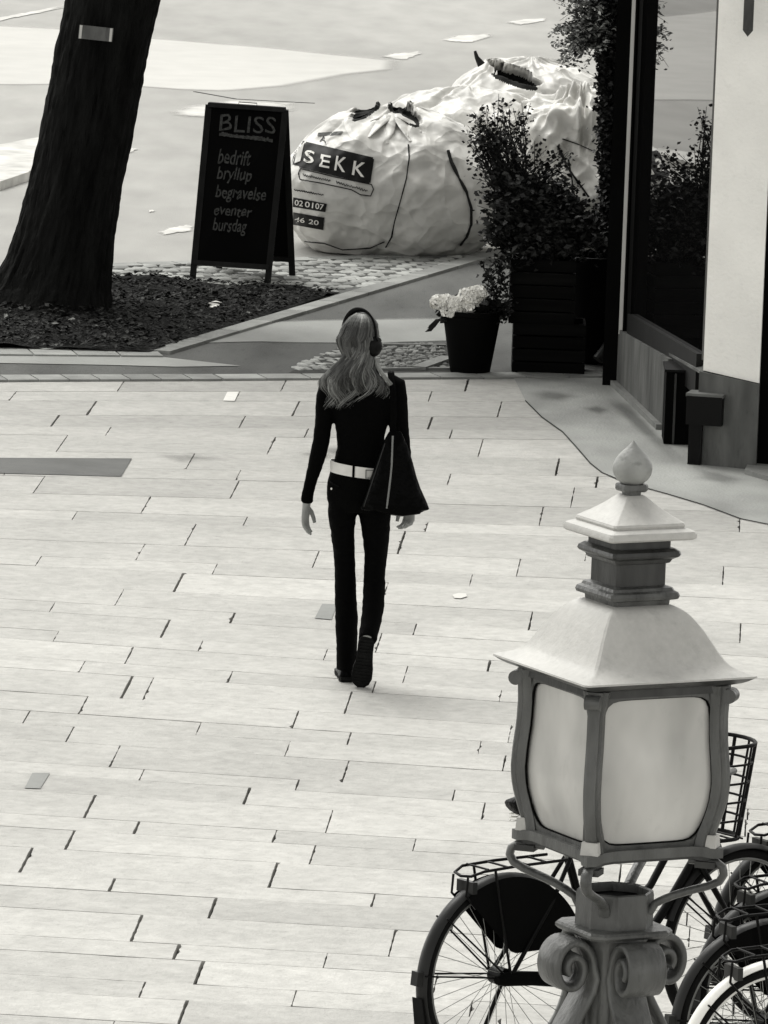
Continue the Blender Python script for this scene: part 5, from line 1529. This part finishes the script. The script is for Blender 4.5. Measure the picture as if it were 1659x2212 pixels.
# hair
mb = MB()
mb.ell(HC + Vector((0, -.006, .016)), (.083, .096, .106), 28, 18, rot=RH)
hcap = mb
vsn = []
for v in mb.v:
    q = RH.inverted() @ (v - HC)
    if q.y > .045 and q.z < .065: q.y = .045 + (q.y - .045) * .15; q.x *= .85
    vsn.append(HC + RH @ q)
mb.v = vsn
random.seed(11)
LV = [(1.696, .045, 0.0), (1.676, .115, 0), (1.635, .162, -.006), (1.590, .170, -.014), (1.545, .154, -.018), (1.50, .148, -.020), (1.45, .200, -.026), (1.40, .262, -.030), (1.355, .272, -.038), (1.315, .262, -.046), (1.268, .225, -.056)]
def hair_lock(u, depth, tint, endlv, wid, ph_):
    pts_, rad = [], []
    n = 22
    for k in range(n):
        t = k / (n - 1) * endlv
        i = min(int(t), len(LV) - 2); f_ = t - i
        z = LV[i][0] * (1 - f_) + LV[i + 1][0] * f_; w_ = LV[i][1] * (1 - f_) + LV[i + 1][1] * f_; cx_ = LV[i][2] * (1 - f_) + LV[i + 1][2] * f_
        x = hx + cx_ + (u - .5) * w_ * (1 - .05 * depth)
        if u > .86 and t > 6: x += (t - 6) * .012
        # depth: over the skull, then down the back
        if z > 1.54:
            e = 1 - ((z - 1.585) / .118) ** 2; e = max(.02, e); yb = hy - (.104 - .012 * depth) * math.sqrt(e) * math.sqrt(max(.04, 1 - ((u - .5) * 1.9) ** 2))
        else:
            v = min(1, (1.54 - z) / .10)
            yb = hy - .096 * math.sqrt(max(.05, 1 - ((u - .5) * 1.9) ** 2)) * (1 - v) - (.098 - .012 * depth + .02 * math.sin(math.pi * min(1, (1.54 - z) / .25))) * v * (1 - .35 * ((u - .5) * 2) ** 2)
        amp = .003 + .0028 * t
        x += amp * math.sin(t * 1.55 + ph_) * (.25 if t < 3 else 1); yb += amp * .6 * math.cos(t * 1.3 + ph_ * 1.7)
        pts_.append(Vector((x, yb, z)))
        tt = k / (n - 1)
        r_ = wid * (.55 + .6 * math.sin(math.pi * min(1, tt * 1.15 + .1))) * (1 if tt < .85 else max(.12, (1 - tt) / .15))
        rad.append((r_, r_ * .55))
    b0 = len(mb.f)
    mb.tube(pts_, rad, 7, flat=(0, 1, 0))
    nf = len(mb.f) - b0
    for j in range(nf):
        tt = min(1, j / (nf - 2))
        top_ = max(0, 1 - tt * 6)
        mb.tint[b0 + j] = tint * (.28 + 1.6 * max(0, tt - .42) + .9 * max(0, 1 - tt * 5)) + 1.1 * max(0, 1 - tt * 5)  # top brightened as a painted sheen; paler ends are hair colour
for k in range(900):
    u = random.random(); d_ = random.random() * 2
    e_ = random.uniform(8.4, 10) - 1.6 * max(0, u - .55) - (.8 if u < .1 else 0)
    cl = noise.noise(Vector((u * 7, d_ * 2.2, 3.3))) + .5 * noise.noise(Vector((u * 19, d_ * 3, 8.1)))
    tn = min(2.2, max(.04, .62 + 2.1 * cl)) * random.uniform(.75, 1.25)
    hair_lock(u, d_, tn, e_ + .7 * noise.noise(Vector((u * 9, 2, 2))), random.uniform(.0016, .0048), random.gauss(0, .35) + 4 * noise.noise(Vector((u * 3.5, d_, 5))) + 2 * u)
for k in range(26):   # strands over the right shoulder
    P_ = []; x0 = hx + .075; 
    for j in range(12):
        t = j / 11
        P_.append(Vector((x0 + .085 * t ** 1.3 + .004 * math.sin(t * 9 + k), -.05 - .03 * math.sin(t * 3) + random.uniform(-.002, .002), 1.50 - .10 * t ** .8 - .025 * t * t - k * .0008)))
    mb.tube(P_, [(.004 * (1.1 - j / 12), .0025) for j in range(12)], 6, flat=(0, 1, 0), tint=random.uniform(.4, 1.5))
mb.build('hair', M_['hair'], body, smooth=60, tint=True)
# headphones (worn, a thing of its own)
hp_ = empty('headphones', wo.location + HC); tag(hp_, 'black over-ear headphones with a slim headband worn over the long wavy hair', 'headphones')
mb = MB(); P_ = []
for k in range(25):
    a = math.pi * k / 24
    P_.append(RH @ Vector((.099 * math.cos(a), -.004, .0 + .134 * math.sin(a) ** .8)))
mb.tube(P_, [(.0055, .016)] * 25, 10, flat=(0, 1, 0)); mb.build('headband', M_['black'], hp_, smooth=60)
for s_ in (-1, 1):
    mb = MB(); c0_ = Vector((s_ * .080, -.004, -.022)); c1_ = Vector((s_ * .118, -.004, -.022))
    rings = []
    for x, r_ in ((.072, .030), (.074, .040), (.088, .043), (.096, .040), (.106, .036), (.113, .028), (.115, .01)):
        rings.append([RH @ Vector((s_ * x, -.004 + r_ * .85 * math.cos(2 * math.pi * k / 28), -.022 + r_ * 1.15 * math.sin(2 * math.pi * k / 28))) for k in range(28)])
    mb.loft(rings); cu_ = mb.build('ear_cup', M_['black'], hp_, smooth=50)
    mb = MB(); mb.bar(RH @ Vector((s_ * .101, -.004, .0)), RH @ Vector((s_ * .116, -.004, .012)), .024, .016); mb.build('yoke', M_['black'], cu_, smooth=0)
# shoulder bag
sb = empty('shoulder_bag', wo.location + Vector((.12, -.13, .8))); tag(sb, 'slouchy black leather shoulder bag with a vertical zip hanging from the walking person', 'bag')
OSB = Vector((.12, -.13, .8))
rings = []
SECT = [(.822, -.004, .292, .020), (.828, -.010, .300, .040), (.86, .000, .288, .058), (.92, .018, .262, .060), (.98, .034, .238, .054), (1.04, .052, .220, .046), (1.10, .072, .200, .036), (1.14, .086, .182, .026), (1.17, .100, .168, .016), (1.185, .11, .158, .008)]
NS = 72
for i in range(len(SECT) - 1):
    for j in range(6):
        u = j / 6; a_, b_ = SECT[i], SECT[i + 1]
        z, x0, x1, th_ = [a_[m_] * (1 - u) + b_[m_] * u for m_ in range(4)]
        ring = []
        for k in range(NS):
            an = 2 * math.pi * k / NS; cx_, cy_ = math.cos(an), math.sin(an)
            e = (abs(cx_) ** 2.6 + abs(cy_) ** 2.6) ** (1 / 2.6)
            x = (x0 + x1) / 2 + (x1 - x0) / 2 * cx_ / e; y = th_ * cy_ / e
            h_ = (z - .82) / .37
            fold = .010 * (1 - abs(noise.noise(Vector((x * 14 - (z - .82) * 6, 2.3 if y < 0 else 9.1, z * 2.2)))) * 2.4) + .006 * noise.noise(Vector((x * 30, y * 10, z * 14)))
            sg = -1 if y < 0 else 1
            sag = -.022 * math.exp(-((x - .17) / .09) ** 2) * (1 - min(1, h_ * 2)) + .012 * (1 if x > .26 else 0) * (1 - min(1, h_ * 3))
            ring.append(Vector((x, y + sg * fold * min(1, th_ / .03) - .13, z + sag)) - OSB)
        rings.append(ring)
mb = MB(); mb.loft(rings); bg_ = mb.build('bag_body', M_['leather'], sb, smooth=60)
bvb = BVHTree.FromPolygons([v.co.copy() for v in bg_.data.vertices], [tuple(p.vertices) for p in bg_.data.polygons])
mb = MB(); P_ = []
for k in range(18):
    t = k / 17; x = .124 - .012 * t + .004 * math.sin(t * 4); z = 1.165 - .325 * t
    h_ = bvb.ray_cast(Vector((x, -1, z)) - OSB, Vector((0, 1, 0)))[0]
    if h_: P_.append(h_)
mb.tube(P_, [(.0045, .003)] * len(P_), 6, flat=(0, 1, 0)); mb.build('zip', M_['zip'], bg_, smooth=60)
mb = MB(); P_ = []
for k in range(14):
    t = k / 13; x = .085 - .085 * t; z = 1.13 - .29 * t
    h_ = bvb.ray_cast(Vector((x + .006, -1, z)) - OSB, Vector((0, 1, 0)))[0]
    if h_: P_.append(h_)
if len(P_) > 3: mb.tube(P_, .003, 6); mb.build('edge_piping', M_['fender'], bg_, smooth=60)
mb = MB()
for yy, dx in ((-.045, 0), (.03, .012)):
    mb.tube([Vector(p) - OSB for p in ((.115 + dx, -.13, 1.16), (.118 + dx, -.115, 1.25), (.112 + dx, -.085, 1.36), (.098 + dx, -.03, 1.432), (.10 + dx, .03, 1.432), (.112 + dx, .085, 1.36), (.13 + dx, .05, 1.25), (.135 + dx, -.08, 1.17))], [(.008, .004)] * 8, 8, flat=(0, 1, 0))
mb.build('strap', M_['cloth'], sb, smooth=60)
